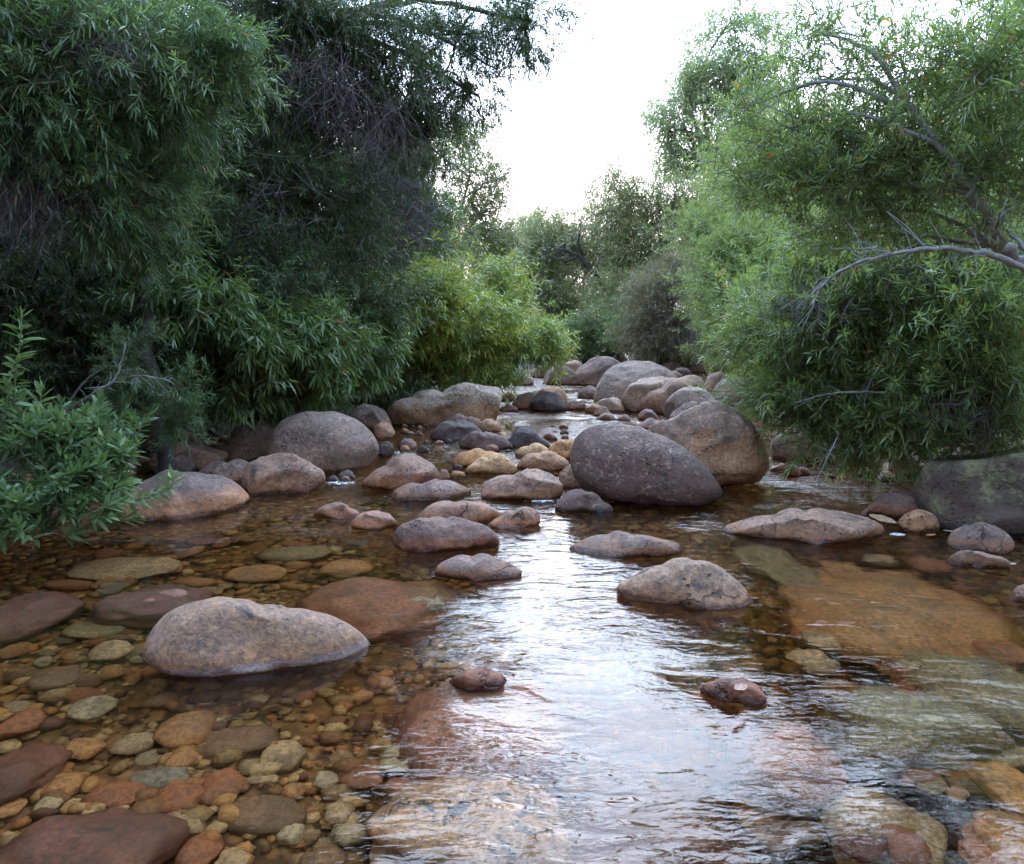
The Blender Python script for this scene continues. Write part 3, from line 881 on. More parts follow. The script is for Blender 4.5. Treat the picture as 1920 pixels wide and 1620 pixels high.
# ------------------------------------------------------------------ stones under water
def bed_stone(name, label, group, x0, x1, y0, y1, mat, depth=.2, hgt=.5, sub=3, seed=None, rough=.15, cat='stone', facet=.15, embed=.25):
    SEED[0] += 1
    sd = SEED[0]
    cx, cy = (x0 + x1) / 2, (y0 + y1) / 2
    p = on_bed(cx, cy, -depth)
    a, c = on_bed(x0, cy, -depth), on_bed(x1, cy, -depth)
    f, g = on_bed(cx, y1, -depth), on_bed(cx, y0, -depth)
    rx = np.linalg.norm(c - a) / 2
    ryd = np.linalg.norm(g - f) / 2
    rz = min(rx, ryd) * hgt
    D, T = ico(sub)
    P = cuts(D, sd, 6, facet, False)
    n = 2.4
    nrm = (np.abs(D) ** n).sum(1) ** (-1 / n)
    L = P * nrm[:, None] * np.array([rx, ryd, rz])
    L += D * (fbm(D, 1.2, sd, 3) * rough * 1.6 * min(rx, ryd))[:, None]
    me = tri_mesh(name, L, T, smooth=True)
    o = link(name, me, None, [BM[mat]])
    o.location = p - np.array([0, 0, rz * embed])
    tag(o, label, cat, group)
    return o


G4 = 'large stones under the water'
BIG = [
 ('broad red-brown slab under water behind the foreground speckled boulder', 570, 845, 1086, 1195, 'rust', .21, .5),
 ('reddish stone just breaking the still water behind the foreground speckled boulder', 190, 385, 1100, 1160, 'maroon', .11, .5),
 ('red-brown drowned stone at the left picture edge behind the foreground boulder', -30, 135, 1112, 1185, 'maroon', .12, .5),
 ('large orange-brown drowned boulder below the rough reddish stone tip', 755, 1060, 1262, 1480, 'rust', .22, .95),
 ('broad orange slab pitted with dark holes at the bottom of the picture', 700, 1050, 1445, 1660, 'pitted', .16, .3),
 ('very large flat orange slab under the clear water at the right', 1480, 1860, 1066, 1225, 'amber', .25, .42),
 ('olive-tan slab under water at the right picture edge', 1730, 2000, 1240, 1375, 'olive', .22, .7),
 ('rounded olive-brown drowned boulder right of the foreground ripples', 1560, 1870, 1300, 1425, 'olive', .20, .9),
 ('reddish drowned boulder seen through ripples below the small leaf-topped stone', 1370, 1560, 1340, 1480, 'rust', .24, .8),
 ('pale pink slab under reflected sky at the bottom of the picture', 1040, 1400, 1480, 1680, 'pink', .42, .3),
 ('pale cream drowned boulder near the lower right corner', 1540, 1765, 1480, 1640, 'pale', .36, .5),
 ('amber drowned stone at the right edge above the corner', 1845, 1960, 1430, 1530, 'amber', .2, .6),
 ('amber drowned stone in the lower right corner', 1830, 1990, 1530, 1640, 'amber', .2, .6),
 ('small rust stone at the bottom edge near the right corner', 1810, 1890, 1575, 1640, 'rust', .2, .6),
 ('large dark maroon boulder under water in the lower left corner', -20, 315, 1525, 1690, 'maroon', .16, .5),
 ('dark maroon drowned stone at the left edge above the corner boulder', -40, 110, 1395, 1495, 'maroon', .18, .5),
 ('pale olive oblong stone under water right of the ripples', 1640, 1765, 1200, 1242, 'olive', .22, .6),
 ('pale round stone under water left of the olive-tan slab', 1680, 1740, 1232, 1272, 'pale', .22, .5),
 ('rust stone under water behind the olive-tan slab', 1815, 1920, 1195, 1245, 'rust', .2, .5),
 ('tan stone under the ripples in front of the low pyramid boulder', 1485, 1565, 1218, 1262, 'tan', .2, .5),
 ('tan stone under the ripples beside the low pyramid boulder', 1510, 1580, 1185, 1215, 'tan', .2, .5),
 ('greenish stone under calm water behind the low pyramid boulder', 1385, 1490, 1020, 1075, 'olive', .2, .5),
 ('green-brown stone under calm water beside the greenish one', 1440, 1550, 1058, 1105, 'olive', .2, .4),
 ('amber stone under calm water behind the flat orange slab', 1542, 1622, 1052, 1085, 'amber', .18, .5),
 ('small tan stone under water near the long pinkish boulder', 1618, 1680, 1040, 1058, 'tan', .18, .5),
 ('rust stone under water behind the right end of the orange slab', 1700, 1780, 1045, 1070, 'rust', .18, .5),
 ('pale yellow stone just under water behind the foreground boulder', 765, 832, 1114, 1142, 'pale', .10, .6),
 ('cream stone at the right edge above the amber one', 1845, 1960, 1400, 1435, 'pale', .22, .5),
 ('tan slab under the rippled current near the bottom right', 1380, 1540, 1490, 1580, 'tan', .42, .4),
]
for lab, x0, x1, y0, y1, m, dep, hg in BIG:
    bed_stone('submerged_stone', lab, G4, x0, x1, y0, y1, m, dep, hg, sub=4)
G5 = 'pebbles on the stream bed'
MEDP = [
 ('knobbly amber cobble in front of the foreground boulder', 297, 402, 1328, 1400, 'amber', .6),
 ('long brown wedge-shaped cobble beside the knobbly amber one', 365, 522, 1360, 1422, 'brown', .5),
 ('tan angular cobble right of the long brown wedge', 487, 585, 1388, 1445, 'tan', .5),
 ('small egg-shaped amber cobble below the knobbly one', 315, 370, 1400, 1442, 'amber', .7),
 ('flat grey-green cobble left of the rust pair', 245, 355, 1436, 1476, 'grey', .5),
 ('rust-orange cobble, left one of a touching pair', 295, 390, 1455, 1522, 'rust', .6),
 ('rust-red cobble, right one of a touching pair', 370, 462, 1442, 1508, 'rust', .6),
 ('wide flat brown cobble near the bottom edge', 420, 575, 1492, 1562, 'brown', .45),
 ('grey-tan oblong cobble below the rust pair', 295, 398, 1518, 1570, 'tan', .5),
 ('bright orange round cobble at the bottom edge', 330, 416, 1565, 1630, 'rust', .6),
 ('dark rust wedge cobble near the lower left', 165, 272, 1466, 1512, 'rust', .5),
 ('pale yellow-green pebble near the lower left boulder', 65, 117, 1490, 1520, 'pale', .5),
 ('rust oval cobble left of the pitted orange slab', 635, 722, 1440, 1480, 'rust', .6),
 ('small rust cobble touching the pitted orange slab', 718, 772, 1460, 1496, 'rust', .6),
 ('pale round pebble by the large orange-brown drowned boulder', 718, 760, 1394, 1426, 'pale', .7),
 ('flat pale pebble just below the pale round one', 712, 772, 1424, 1444, 'pale', .5),
 ('pale grey pebble left of the rust oval cobble', 582, 635, 1448, 1478, 'pale', .6),
 ('yellow pebble in the gravel below the tan angular cobble', 528, 572, 1468, 1497, 'amber', .6),
 ('greenish flat pebble above the yellow one', 460, 525, 1450, 1472, 'tan', .5),
 ('thin stone sliver coloured pale for sunlight in the shallow left pool', 130, 215, 1305, 1345, 'pale', .3),  # sunlight on the sliver is put into its pale colour
 ('rust cobble at the left picture edge', -10, 82, 1330, 1382, 'rust', .5),
 ('ochre cobble between the left edge and the knobbly one', 115, 195, 1385, 1420, 'amber', .5),
 ('tan flat cobble left of the knobbly amber one', 205, 290, 1375, 1412, 'tan', .5),
 ('amber pebble pair partner left of the dark rust wedge', 85, 160, 1448, 1492, 'amber', .5),
 ('pale cracked cobble right of the wide flat brown one', 520, 575, 1545, 1580, 'pale', .6),
 ('tan cobble at the bottom edge right of the orange one', 400, 470, 1590, 1640, 'tan', .5),
 ('tan cobble at the bottom edge near the pitted slab', 560, 650, 1590, 1640, 'brown', .5),
 ('cream cobble between the brown cobble and the pitted slab', 620, 700, 1545, 1585, 'pale', .5),
 ('amber cobble left of the pitted slab', 610, 668, 1500, 1545, 'tan', .6),
 ('ochre pebble at the far left above the corner boulder', 0, 45, 1495, 1530, 'amber', .6),
 ('brown cobble in the middle of the left shallows', 60, 150, 1250, 1290, 'brown', .5),
 ('tan flat stone in the left shallows near the boulder', 170, 250, 1200, 1235, 'tan', .4),
 ('olive flat stone in the left shallows far from shore', 120, 230, 1165, 1195, 'olive', .4),
 ('amber flat stone in the pool behind the red-brown slab', 420, 540, 1060, 1090, 'amber', .4),
 ('wide tan flat stone in the left pool near the dome rock', 130, 340, 1045, 1085, 'tan', .3),
 ('olive flat stone in the pool left of the midstream cluster', 480, 620, 1020, 1050, 'olive', .4),
 ('amber stone under the brown pool near the two orange stones', 600, 700, 1050, 1080, 'amber', .4),
]
for lab, x0, x1, y0, y1, m, hg in MEDP:
    bed_stone('cobble', lab, G5, x0, x1, y0, y1, m, .20, hg, sub=3, cat='cobble', rough=.08, facet=.35)

# smaller pebbles, each its own object, then the finest as gravel
COLN = {'amber': 'amber', 'rust': 'rusty red', 'tan': 'tan', 'pale': 'pale cream', 'olive': 'olive', 'grey': 'grey', 'brown': 'brown', 'maroon': 'dark maroon'}
REG = [  # region text, px box, count, size px (min,max at its y)
 ('in the shallows left of the foreground speckled boulder', (0, 265, 1130, 1330), 46, (.045, .10)),
 ('on the clear stream bed below the foreground speckled boulder', (20, 700, 1385, 1610), 78, (.03, .075)),
 ('under the brown pool behind the foreground speckled boulder', (60, 700, 1010, 1110), 36, (.07, .16)),
 ('under the clear water along the right bank', (1500, 1900, 1040, 1300), 30, (.06, .14)),
 ('at the foot of the olive-brown boulder lower right', (1600, 1900, 1380, 1600), 20, (.05, .10)),
]
rp = random.Random(5)
PROTO = {}
for txt, (x0, x1, y0, y1), cnt, (s0, s1) in REG:
    for i in range(cnt):
        px, py = rp.uniform(x0, x1), rp.uniform(y0, y1)
        m = rp.choices(list(COLN), [7, 6, 5, 2, 2, 1, 4, 2])[0]
        p = on_bed(px, py, -.26)
        r = rp.uniform(s0, s1) * rp.uniform(.6, 1.0)
        key = (m, rp.randrange(3))
        SEED[0] += 1
        if key not in PROTO:
            D, T = ico(3)
            P = cuts(D, SEED[0], 7, .4, False)
            L = P + D * (fbm(D, 1.3, SEED[0], 3) * .14)[:, None]
            me = tri_mesh('pebble', L, T, smooth=True)
            me.materials.append(BM[m])
            PROTO[key] = me
        o = bpy.data.objects.new('pebble', PROTO[key])
        C.objects.link(o)
        o.location = p + np.array([0, 0, r * .15])
        o.rotation_euler = (rp.uniform(-.3, .3), rp.uniform(-.3, .3), rp.uniform(0, 6.3))
        o.scale = (r, r * rp.uniform(.55, .95), r * rp.uniform(.35, .6))
        tag(o, f'small {COLN[m]} pebble {txt}', 'pebble', f'{COLN[m]} pebbles {txt}')

# gravel: one object
D, T = ico(1)
N = 24000
gx = RNG.uniform(-4.2, 4.0, N)
gy = 1.0 + RNG.random(N) ** 1.5 * 8.0
ok = (gx > lut(gy, LEFT) - .2) & (gx < lut(gy, RIGHT) + .2)
gx, gy = gx[ok], gy[ok]
N = len(gx)
gz = ground_h(gx, gy)
rad = np.clip(RNG.lognormal(-3.72, .5, N), .008, .07)
ang = RNG.uniform(0, 6.28, N)
sc = np.stack([rad, rad * RNG.uniform(.6, .95, N), rad * RNG.uniform(.4, .65, N)], 1)
jit = 1 + RNG.normal(0, .12, (N, len(D), 1))
L = D[None] * jit * sc[:, None, :]
ca, sa = np.cos(ang)[:, None], np.sin(ang)[:, None]
V = np.stack([L[..., 0] * ca - L[..., 1] * sa + gx[:, None], L[..., 0] * sa + L[..., 1] * ca + gy[:, None], L[..., 2] + gz[:, None] + rad[:, None] * .38], -1)
TT = (T[None] + (np.arange(N) * len(D))[:, None, None]).reshape(-1, 3)
gvm, nt = mat_new('mixed_gravel')
t = NT(nt)
out = t.n('ShaderNodeOutputMaterial')
b = t.n('ShaderNodeBsdfPrincipled')
t.l(b.outputs[0], out.inputs[0])
a_ = t.n('ShaderNodeAttribute', attribute_name='var')
gcol = ramp(t, a_.outputs['Fac'], [(q / 8, c) for q, c in enumerate([(.12, .055, .03), (.34, .145, .05), (.42, .22, .075), (.28, .18, .07), (.40, .255, .10), (.22, .11, .045), (.27, .18, .085), (.46, .33, .16)])], 'CONSTANT')
geo = t.n('ShaderNodeNewGeometry')
t.l(t.mix(t.step(t.noise(geo.outputs['Position'], 60, 4, .7), .4, .65), gcol, t.mix(.55, gcol, (.05, .03, .02))), b.inputs['Base Color'])
b.inputs['Roughness'].default_value = .8
gravel = link('gravel', tri_mesh('gravel', V, TT, var=np.repeat(RNG.random(N), len(T)), smooth=True), None, [gvm])
tag(gravel, 'fine mixed brown and tan gravel covering the stream bed', 'gravel', kind='stuff')


# ------------------------------------------------------------------ vegetation
def unit(a):
    return a / (np.linalg.norm(a, axis=-1, keepdims=True) + 1e-9)


class Acc:
    def __init__(s):
        s.V, s.T, s.var, s.mi, s.n = [], [], [], [], 0

    def add(s, V, T, var, mi):
        V = V.reshape(-1, 3)
        s.V.append(V)
        s.T.append(T.reshape(-1, 3) + s.n)
        m = T.reshape(-1, 3).shape[0]
        s.var.append(np.broadcast_to(var, (m,)))
        s.mi.append(np.full(m, mi))
        s.n += len(V)

    def mesh(s, name, org, smooth=False):
        return tri_mesh(name, np.vstack(s.V) - org, np.vstack(s.T), np.concatenate(s.var), np.concatenate(s.mi), smooth)


def add_sprays(acc, P, Tn, Ln, rng, M=22, ll=.09, lw=.011, fine=False, droop=.25, a0=75, a1=22, base_var=None, start=.12, tw=.0022, sag=.15):
    N = len(P)
    if N == 0:
        return
    s = np.linspace(start, 1, M)[None, :] + rng.uniform(-.03, .03, (N, M))
    ref = np.where(np.abs(Tn[:, 2:3]) > .9, [[1, 0, 0]], [[0, 0, 1]])
    U = unit(np.cross(Tn, ref))
    Vv = np.cross(Tn, U)
    ph = np.arange(M)[None, :] * 2.399 + rng.uniform(0, 6.28, (N, 1)) + rng.uniform(-.4, .4, (N, M))
    a = np.radians(a0 + (a1 - a0) * s + rng.normal(0, 10, (N, M)))
    pos = P[:, None] + Tn[:, None] * (Ln[:, None] * s)[..., None]
    pos[..., 2] -= sag * Ln[:, None] * s * s
    side = U[:, None] * np.cos(ph)[..., None] + Vv[:, None] * np.sin(ph)[..., None]
    d = Tn[:, None] * np.cos(a)[..., None] + side * np.sin(a)[..., None]
    d[..., 2] -= droop * rng.uniform(.3, 1.3, (N, M))
    d = unit(d)
    w = unit(np.cross(d, np.array([0, 0, 1.])) + rng.normal(0, .45, (N, M, 3)))
    nr = np.cross(w, d)
    l = ll * rng.uniform(.65, 1.2, (N, M))[..., None] * (1.05 - .35 * s[..., None])
    hw = lw * .5 * rng.uniform(.75, 1.2, (N, M))[..., None]
    bend = np.array([0, 0, -1.]) * l * rng.uniform(.0, .3, (N, M))[..., None]
    if fine:
        m1 = pos + d * l * .32 + bend * .1
        m2 = pos + d * l * .68 + bend * .45
        Vt = np.stack([pos, m1 - w * hw, m1 + w * hw, m2 - w * hw * .8, m2 + w * hw * .8, pos + d * l + bend], 2)
        Tt = np.array([(0, 2, 1), (1, 2, 4), (1, 4, 3), (3, 4, 5)])
    else:
        m1 = pos + d * l * .42 + bend * .2 + nr * hw * .3
        Vt = np.stack([pos, m1 - w * hw, m1 + w * hw, pos + d * l + bend], 2)
        Tt = np.array([(0, 2, 1), (1, 2, 3)])
    nv, ntr = Vt.shape[2], len(Tt)
    Vt = Vt.reshape(-1, 3)
    TT = (Tt[None] + (np.arange(N * M) * nv)[:, None, None])
    sv = rng.uniform(0, .6, (N, 1)) if base_var is None else base_var[:, None]
    var = np.clip(sv + rng.uniform(0, .4, (N, M)), 0, .93)
    dead = rng.random((N, M)) < .012
    var = np.where(dead, 1.0, var)
    acc.add(Vt, TT, np.repeat(var.ravel(), ntr), 0)
    # the twig itself
    e = P + Tn * Ln[:, None]
    e[:, 2] -= sag * Ln
    mid = P + Tn * Ln[:, None] * .5
    mid[:, 2] -= sag * Ln * .25
    strands(acc, np.stack([P, mid, e], 1), np.array([tw, tw * .8, tw * .4]), 1)


def strands(acc, paths, rad, mi):
    """paths (N,K,3) -> three-sided tapering tubes"""
    N, K = paths.shape[:2]
    if N == 0:
        return
    d = unit(paths[:, -1] - paths[:, 0])
    ref = np.where(np.abs(d[:, 2:3]) > .9, [[1, 0, 0]], [[0, 0, 1]])
    U = unit(np.cross(d, ref))
    W = np.cross(d, U)
    ring = []
    for q in range(3):
        an = q * 2 * math.pi / 3
        ring.append(paths + (U[:, None] * math.cos(an) + W[:, None] * math.sin(an)) * rad[None, :, None])
    Vt = np.stack(ring, 2).reshape(N, K * 3, 3)
    tt = []
    for k_ in range(K - 1):
        for q in range(3):
            a, b_ = k_ * 3 + q, k_ * 3 + (q + 1) % 3
            tt += [(a, b_, b_ + 3), (a, b_ + 3, a + 3)]
    tt = np.array(tt)
    acc.add(Vt, tt[None] + (np.arange(N) * K * 3)[:, None, None], .5, mi)


def tube(acc, pts, radii, sides=9, mi=0, rng=None):
    pts = np.array(pts, float)
    # catmull-rom resample
    ts = np.linspace(0, len(pts) - 1, max(3, (len(pts) - 1) * 7 + 1))
    pp = np.vstack([2 * pts[0] - pts[1], pts, 2 * pts[-1] - pts[-2]])
    Q, R = [], []
    for tv in ts:
        i = min(int(tv), len(pts) - 2)
        u = tv - i
        p0, p1, p2, p3 = pp[i:i + 4]
        Q.append(.5 * (2 * p1 + (p2 - p0) * u + (2 * p0 - 5 * p1 + 4 * p2 - p3) * u * u + (3 * p1 - p0 - 3 * p2 + p3) * u ** 3))
        R.append(np.interp(tv, range(len(radii)), radii))
    Q, R = np.array(Q), np.array(R)
    if rng is not None:
        Q[1:-1] += rng.normal(0, 1, (len(Q) - 2, 3)) * R[1:-1, None] * .35
        R = R * rng.uniform(.88, 1.12, len(R))
    tg = unit(np.gradient(Q, axis=0))
    ref = np.array([.3, .9, .2]) if abs(tg[0][2]) > .7 else np.array([0, 0, 1.])
    rings = []
    for p, d, r in zip(Q, tg, R):
        u = unit(np.cross(d, ref)); w = np.cross(d, u)
        an = np.arange(sides) * 2 * math.pi / sides
        rings.append(p + (np.cos(an)[:, None] * u + np.sin(an)[:, None] * w) * r)
    n = len(Q)
    Vt = np.vstack(rings + [Q[:1], Q[-1:]])
    tt = []
    for k_ in range(n - 1):
        for q in range(sides):
            a, b_ = k_ * sides + q, k_ * sides + (q + 1) % sides
            tt += [(a, b_ + sides, b_), (a, a + sides, b_ + sides)]
    for q in range(sides):
        tt += [(n * sides, q, (q + 1) % sides), (n * sides + 1, (n - 1) * sides + (q + 1) % sides, (n - 1) * sides + q)]
    acc.add(Vt, np.array(tt), .5, mi)
    return Q


DENS, CL = 2.2, 1.7


def plant(name, label, cat, group, base, blobs, leaf='mid', bark='dark', trunk_r=.05, seed=1, M=20, ll=.09, lw=.011, fine=False,
          sl=.3, out=.7, up=.25, droop=.25, clumps=14, cr=.3, dens=1.0, limbs=5, stems=1, shoots=(), twigs=(), trunk_pts=None, extra_limbs=(), sag=.15, a0=75, a1=22):
    """blobs: (px, py, rx_px, ry_px, Y, depth_m, nsprays) masses of the crown; base: (x, y) on the ground"""
    rng = np.random.default_rng(seed)
    bz = float(ground_h(np.array([base[0]]), np.array([base[1]]))[0]) - .05
    org = np.array([base[0], base[1], bz])
    root = empty(name, org)
    tag(root, label, cat, group)
    tr, cw = Acc(), Acc()
    for bi, (px, py, rx, ry, Yd, dm, ns) in enumerate(blobs):
        c = at(px, py, Yd)
        k = Yd / F
        rad = np.array([rx * k, dm, ry * k])
        if bi == 0:
            if trunk_pts is None:
                tp = [org, org * .55 + c * .45 + np.array([0, 0, .1 * np.linalg.norm(c - org)]) + rng.normal(0, .06, 3), c]
            else:
                tp = [org] + [at(*q) for q in trunk_pts]
            main = tube(tr, tp, np.linspace(trunk_r, trunk_r * .3, len(tp)), 9, 0, rng)
        else:                                         # a limb that leaves the trunk where it is lower than the mass it carries
            dd = np.linalg.norm(main - c, axis=1) + 1.2 * np.maximum(0, main[:, 2] - c[2] + .2)
            q0 = main[int(np.argmin(dd))]
            mid = q0 * .5 + c * .5 + np.array([0, 0, .08 * np.linalg.norm(c - q0)]) + rng.normal(0, .05, 3)
            tube(tr, [q0, mid, c], [trunk_r * .32, trunk_r * .24, trunk_r * .15], 6, 0, rng)
        K = max(3, int(clumps * CL))
        cd = unit(rng.normal(size=(K, 3)))
        cc = c + cd * rad * (rng.random((K, 1)) ** .45)
        for q in range(min(limbs, K)):
            m_ = c * .5 + cc[q] * .5 + rng.normal(0, .08, 3) * rad
            tube(tr, [c, m_, cc[q]], [trunk_r * .15, trunk_r * .11, trunk_r * .05], 5, 0, rng)
        n = int(ns * dens * DENS * {'right': .48, 'shrub': .5, 'bluegreen': .7, 'pale': .6, 'olive': .8}.get(leaf, 1))
        ci = rng.integers(0, K, n)
        wgt = rng.uniform(.55, 1.25, K)
        P = cc[ci] + rng.normal(0, 1, (n, 3)) * rad.mean() * cr * wgt[ci][:, None] * np.array([1, .9, .75])
        o_ = unit((P - c) / rad)
        Tn = unit(o_ * out + np.array([0, 0, up]) + rng.normal(0, .45, (n, 3)))
        Ln = sl * rng.uniform(.6, 1.25, n)
        bv = np.clip(rng.uniform(0, .35, K)[ci] + rng.uniform(0, .25, n), 0, .6)
        add_sprays(cw, P - Tn * Ln[:, None] * .5, Tn, Ln, rng, M, ll, lw, fine, droop, base_var=bv, sag=sag, a0=a0, a1=a1)
    for sh in shoots:                                 # explicit leafy shoots: list of points
        pts = np.array([at(*q) for q in sh])
        Q = tube(tr, pts, np.linspace(.007, .003, len(pts)), 5, 0)
        for k_ in range(len(pts) - 1):
            d = pts[k_ + 1] - pts[k_]
            ln = np.linalg.norm(d)
            top = k_ == len(pts) - 2
            add_sprays(cw, pts[k_][None], unit(d)[None], np.array([ln]), rng, max(6, int(ln / .0075)), ll * 1.1, lw, fine, droop * .6,
                       a0=70, a1=25 if top else 62, base_var=np.array([.5]), start=.05, sag=0)
    for lm in extra_limbs:                            # explicit bare limbs (pts, r0, r1)
        pts, r0, r1 = lm
        lp = [at(q[0], q[1], q[2] - (.4 if k_ else -.15)) for k_, q in enumerate(pts)]
        Q = tube(tr, lp, np.linspace(r0, r1, len(pts)), 8, 0, rng)
        ns_ = 5 * len(pts)
        qi = rng.integers(len(Q) // 4, len(Q), ns_)
        fwd = unit(Q[np.minimum(qi + 1, len(Q) - 1)] - Q[np.maximum(qi - 1, 0)])
        dv = unit(fwd * .8 + rng.normal(0, .5, (ns_, 3)))
        Lb = rng.uniform(8, 26, (ns_, 1)) * (r0 + r1) * .5
        strands(tr, np.stack([Q[qi], Q[qi] + dv * Lb * .5 + rng.normal(0, .06, (ns_, 3)) * Lb, Q[qi] + dv * Lb - np.array([0, 0, .12]) * Lb], 1), np.array([.4, .28, .1]) * r1 + .0012, 0)
    if tr.n:
        o = link('trunk', tr.mesh('trunk', org, True), root, [BK[bark]])
    if cw.n:
        link('crown', cw.mesh('crown', org), root, [LM[leaf], BK['stem' if leaf in ('shrub', 'yellow', 'lime') else 'brown']])
    if twigs:
        tg = Acc()
        for (px, py, rx, ry, Yd, dm, n, ln, dz) in twigs:
            Yd -= .28
            n = int(n * 1.8)
            c = at(px, py, Yd)
            k = Yd / F
            P = c + rng.normal(0, .5, (n, 3)) * np.array([rx * k, dm, ry * k])
            d = unit(rng.normal(0, .55, (n, 3)) + np.array([0, 0, dz]))
            L = ln * rng.uniform(.4, 1.3, (n, 1))
            kk = rng.normal(0, .16, (n, 3)) * L
            paths = np.stack([P, P + d * L * .35 + kk, P + d * L * .7 + kk * .6, P + d * L + rng.normal(0, .2, (n, 3)) * L], 1)
            rr_ = .0021 * Yd / 6
            
            strands(tg, paths, np.array([rr_, rr_ * .8, rr_ * .6, rr_ * .3]), 0)
        link('dead_twigs', tg.mesh('dead_twigs', org), root, [BK['twig']])
    return root


exec_plants = True
GT = 'trees and shrubs along the stream'
if exec_plants:
    # ---------------- left bank
    plant('tree', 'blue-green narrow-leaved tree hanging over the upper left corner', 'tree', GT, (-2.9, 6.6),
          [(130, 90, 220, 110, 5.6, .5, 420), (330, 110, 130, 100, 5.9, .4, 260), (60, 200, 130, 110, 5.5, .4, 260), (150, 300, 90, 90, 5.7, .3, 130),
           (190, 400, 80, 60, 5.8, .25, 110), (300, 220, 120, 70, 6.0, .35, 170), (270, 330, 90, 70, 6.1, .3, 150), (280, 440, 70, 60, 6.2, .3, 90), (-60, 40, 160, 160, 5.4, .5, 200)],
          'bluegreen', 'dark', .07, 21, M=23, ll=.105, lw=.0105, fine=True, sl=.32, droop=.18, up=.05, clumps=22, cr=.36,
          trunk_pts=[(270, 560, 6.7), (268, 400, 6.7), (275, 250, 6.5), (200, 120, 6.0)],
          twigs=[(50, 330, 100, 80, 5.9, .3, 620, .36, -1.1), (190, 100, 90, 50, 5.6, .25, 110, .22, -.2)])
    plant('tree', 'tall dark tree with bare twiggy branches reaching across the top towards the sky gap', 'tree', GT, (-3.4, 9.5),
          [(560, 40, 190, 90, 8.5, .8, 420), (720, 110, 130, 110, 9.0, .8, 360), (860, 60, 120, 90, 9.6, .8, 230), (985, 40, 80, 80, 9.8, .6, 150), (880, 170, 70, 60, 9.8, .6, 90), (620, 190, 110, 70, 8.8, .6, 200),
           (470, 160, 110, 100, 8.3, .6, 200), (800, 260, 80, 60, 9.5, .6, 130)],
          'dark', 'dark', .12, 22, M=20, ll=.10, lw=.013, sl=.34, droop=.35, up=-.1, clumps=16, cr=.26,
          trunk_pts=[(380, 400, 9.4), (430, 180, 9.0), (560, 60, 8.6)],
          extra_limbs=[([(430, 60, 8.5), (540, 100, 8.6), (660, 150, 8.8), (720, 280, 9.0)], .035, .010), ([(520, 30, 8.4), (600, 130, 8.5), (640, 220, 8.7), (660, 300, 8.8)], .03, .008),
                       ([(640, 20, 9.2), (760, 40, 9.4), (860, 90, 9.7), (930, 130, 9.8)], .03, .008), ([(560, 60, 8.6), (700, 10, 9.3), (850, -20, 9.8), (1000, 10, 10)], .035, .008)],
          twigs=[(600, 150, 110, 60, 8.5, .5, 170, .5, -.6), (700, 220, 80, 70, 8.9, .5, 170, .5, -.8), (450, 60, 100, 40, 8.3, .4, 90, .4, -.3)])
    plant('tree', 'dense dark evergreen tree filling the middle of the left bank', 'tree', GT, (-3.6, 9.2),
          [(420, 330, 190, 120, 8.3, .7, 560), (560, 430, 160, 140, 8.6, .7, 560), (300, 440, 150, 120, 7.6, .6, 420), (640, 340, 110, 120, 9.3, .6, 380), (450, 530, 170, 90, 8.0, .6, 400),
           (620, 560, 130, 90, 9.0, .6, 360)],
          'dark', 'dark', .09, 23, M=20, ll=.085, lw=.013, sl=.3, droop=.25, clumps=16, cr=.3,
          twigs=[(480, 380, 120, 80, 8.0, .3, 70, .5, -.5)])
    plant('tree', 'shadowy tree behind the foreground shrub at the far left', 'tree', GT, (-4.9, 8.0),
          [(60, 480, 170, 130, 7.0, .6, 460), (150, 600, 170, 110, 7.2, .6, 420), (20, 640, 130, 120, 6.8, .6, 320), (-120, 420, 160, 300, 6.8, .8, 360), (240, 700, 130, 80, 7.6, .5, 260), (0, 330, 150, 100, 7.4, .6, 260)],
          'dark', 'dark', .09, 24, M=20, ll=.09, lw=.012, sl=.3, droop=.25, clumps=14, cr=.32)
    plant('tree', 'bright green upright tree with a dead brown patch left of the sky gap', 'tree', GT, (-2.6, 13.5),
          [(765, 330, 65, 90, 13, .8, 320), (680, 380, 80, 90, 12.4, .8, 320), (790, 440, 55, 80, 13, .8, 280), (700, 470, 90, 80, 12.2, .8, 320), (740, 260, 70, 50, 13, .7, 200)],
          'mid', 'dark', .09, 25, M=18, ll=.13, lw=.022, sl=.42, droop=.15, clumps=14, cr=.32,
          twigs=[(735, 400, 55, 110, 11.8, .25, 900, .55, .1)])
    plant('tree', 'thin lacy tree with pale branches against the sky at the left of the gap', 'tree', GT, (-1.6, 20),
          [(880, 330, 50, 60, 19, .9, 130), (930, 350, 45, 40, 19, .8, 60), (890, 430, 50, 70, 19, .9, 170), (930, 460, 35, 50, 19.5, .8, 110), (870, 250, 40, 50, 19, .8, 90)],
          'olive', 'grey', .07, 26, M=14, ll=.16, lw=.035, sl=.5, droop=.15, clumps=12, cr=.32,
          extra_limbs=[([(870, 400, 19), (900, 350, 19), (945, 330, 19), (990, 300, 19.2)], .035, .008), ([(860, 470, 19), (900, 400, 19), (950, 385, 19.2)], .03, .008)])
    plant('shrub', 'dark drooping shrub with long pale-edged leaves over the left bank boulders', 'shrub', GT, (-3.0, 8.9),
          [(480, 620, 110, 70, 7.3, .4, 200), (380, 560, 90, 60, 7.0, .4, 140), (560, 640, 110, 80, 7.8, .4, 220), (610, 690, 90, 55, 8.8, .4, 220), (420, 720, 130, 60, 7.6, .4, 220), (680, 620, 90, 80, 8.8, .4, 200), (520, 720, 110, 50, 8.2, .4, 200)],
          'mid', 'dark', .04, 27, M=15, ll=.17, lw=.023, fine=True, sl=.24, dens=.55, droop=.5, up=.1, clumps=12, cr=.3, a0=70, a1=50)
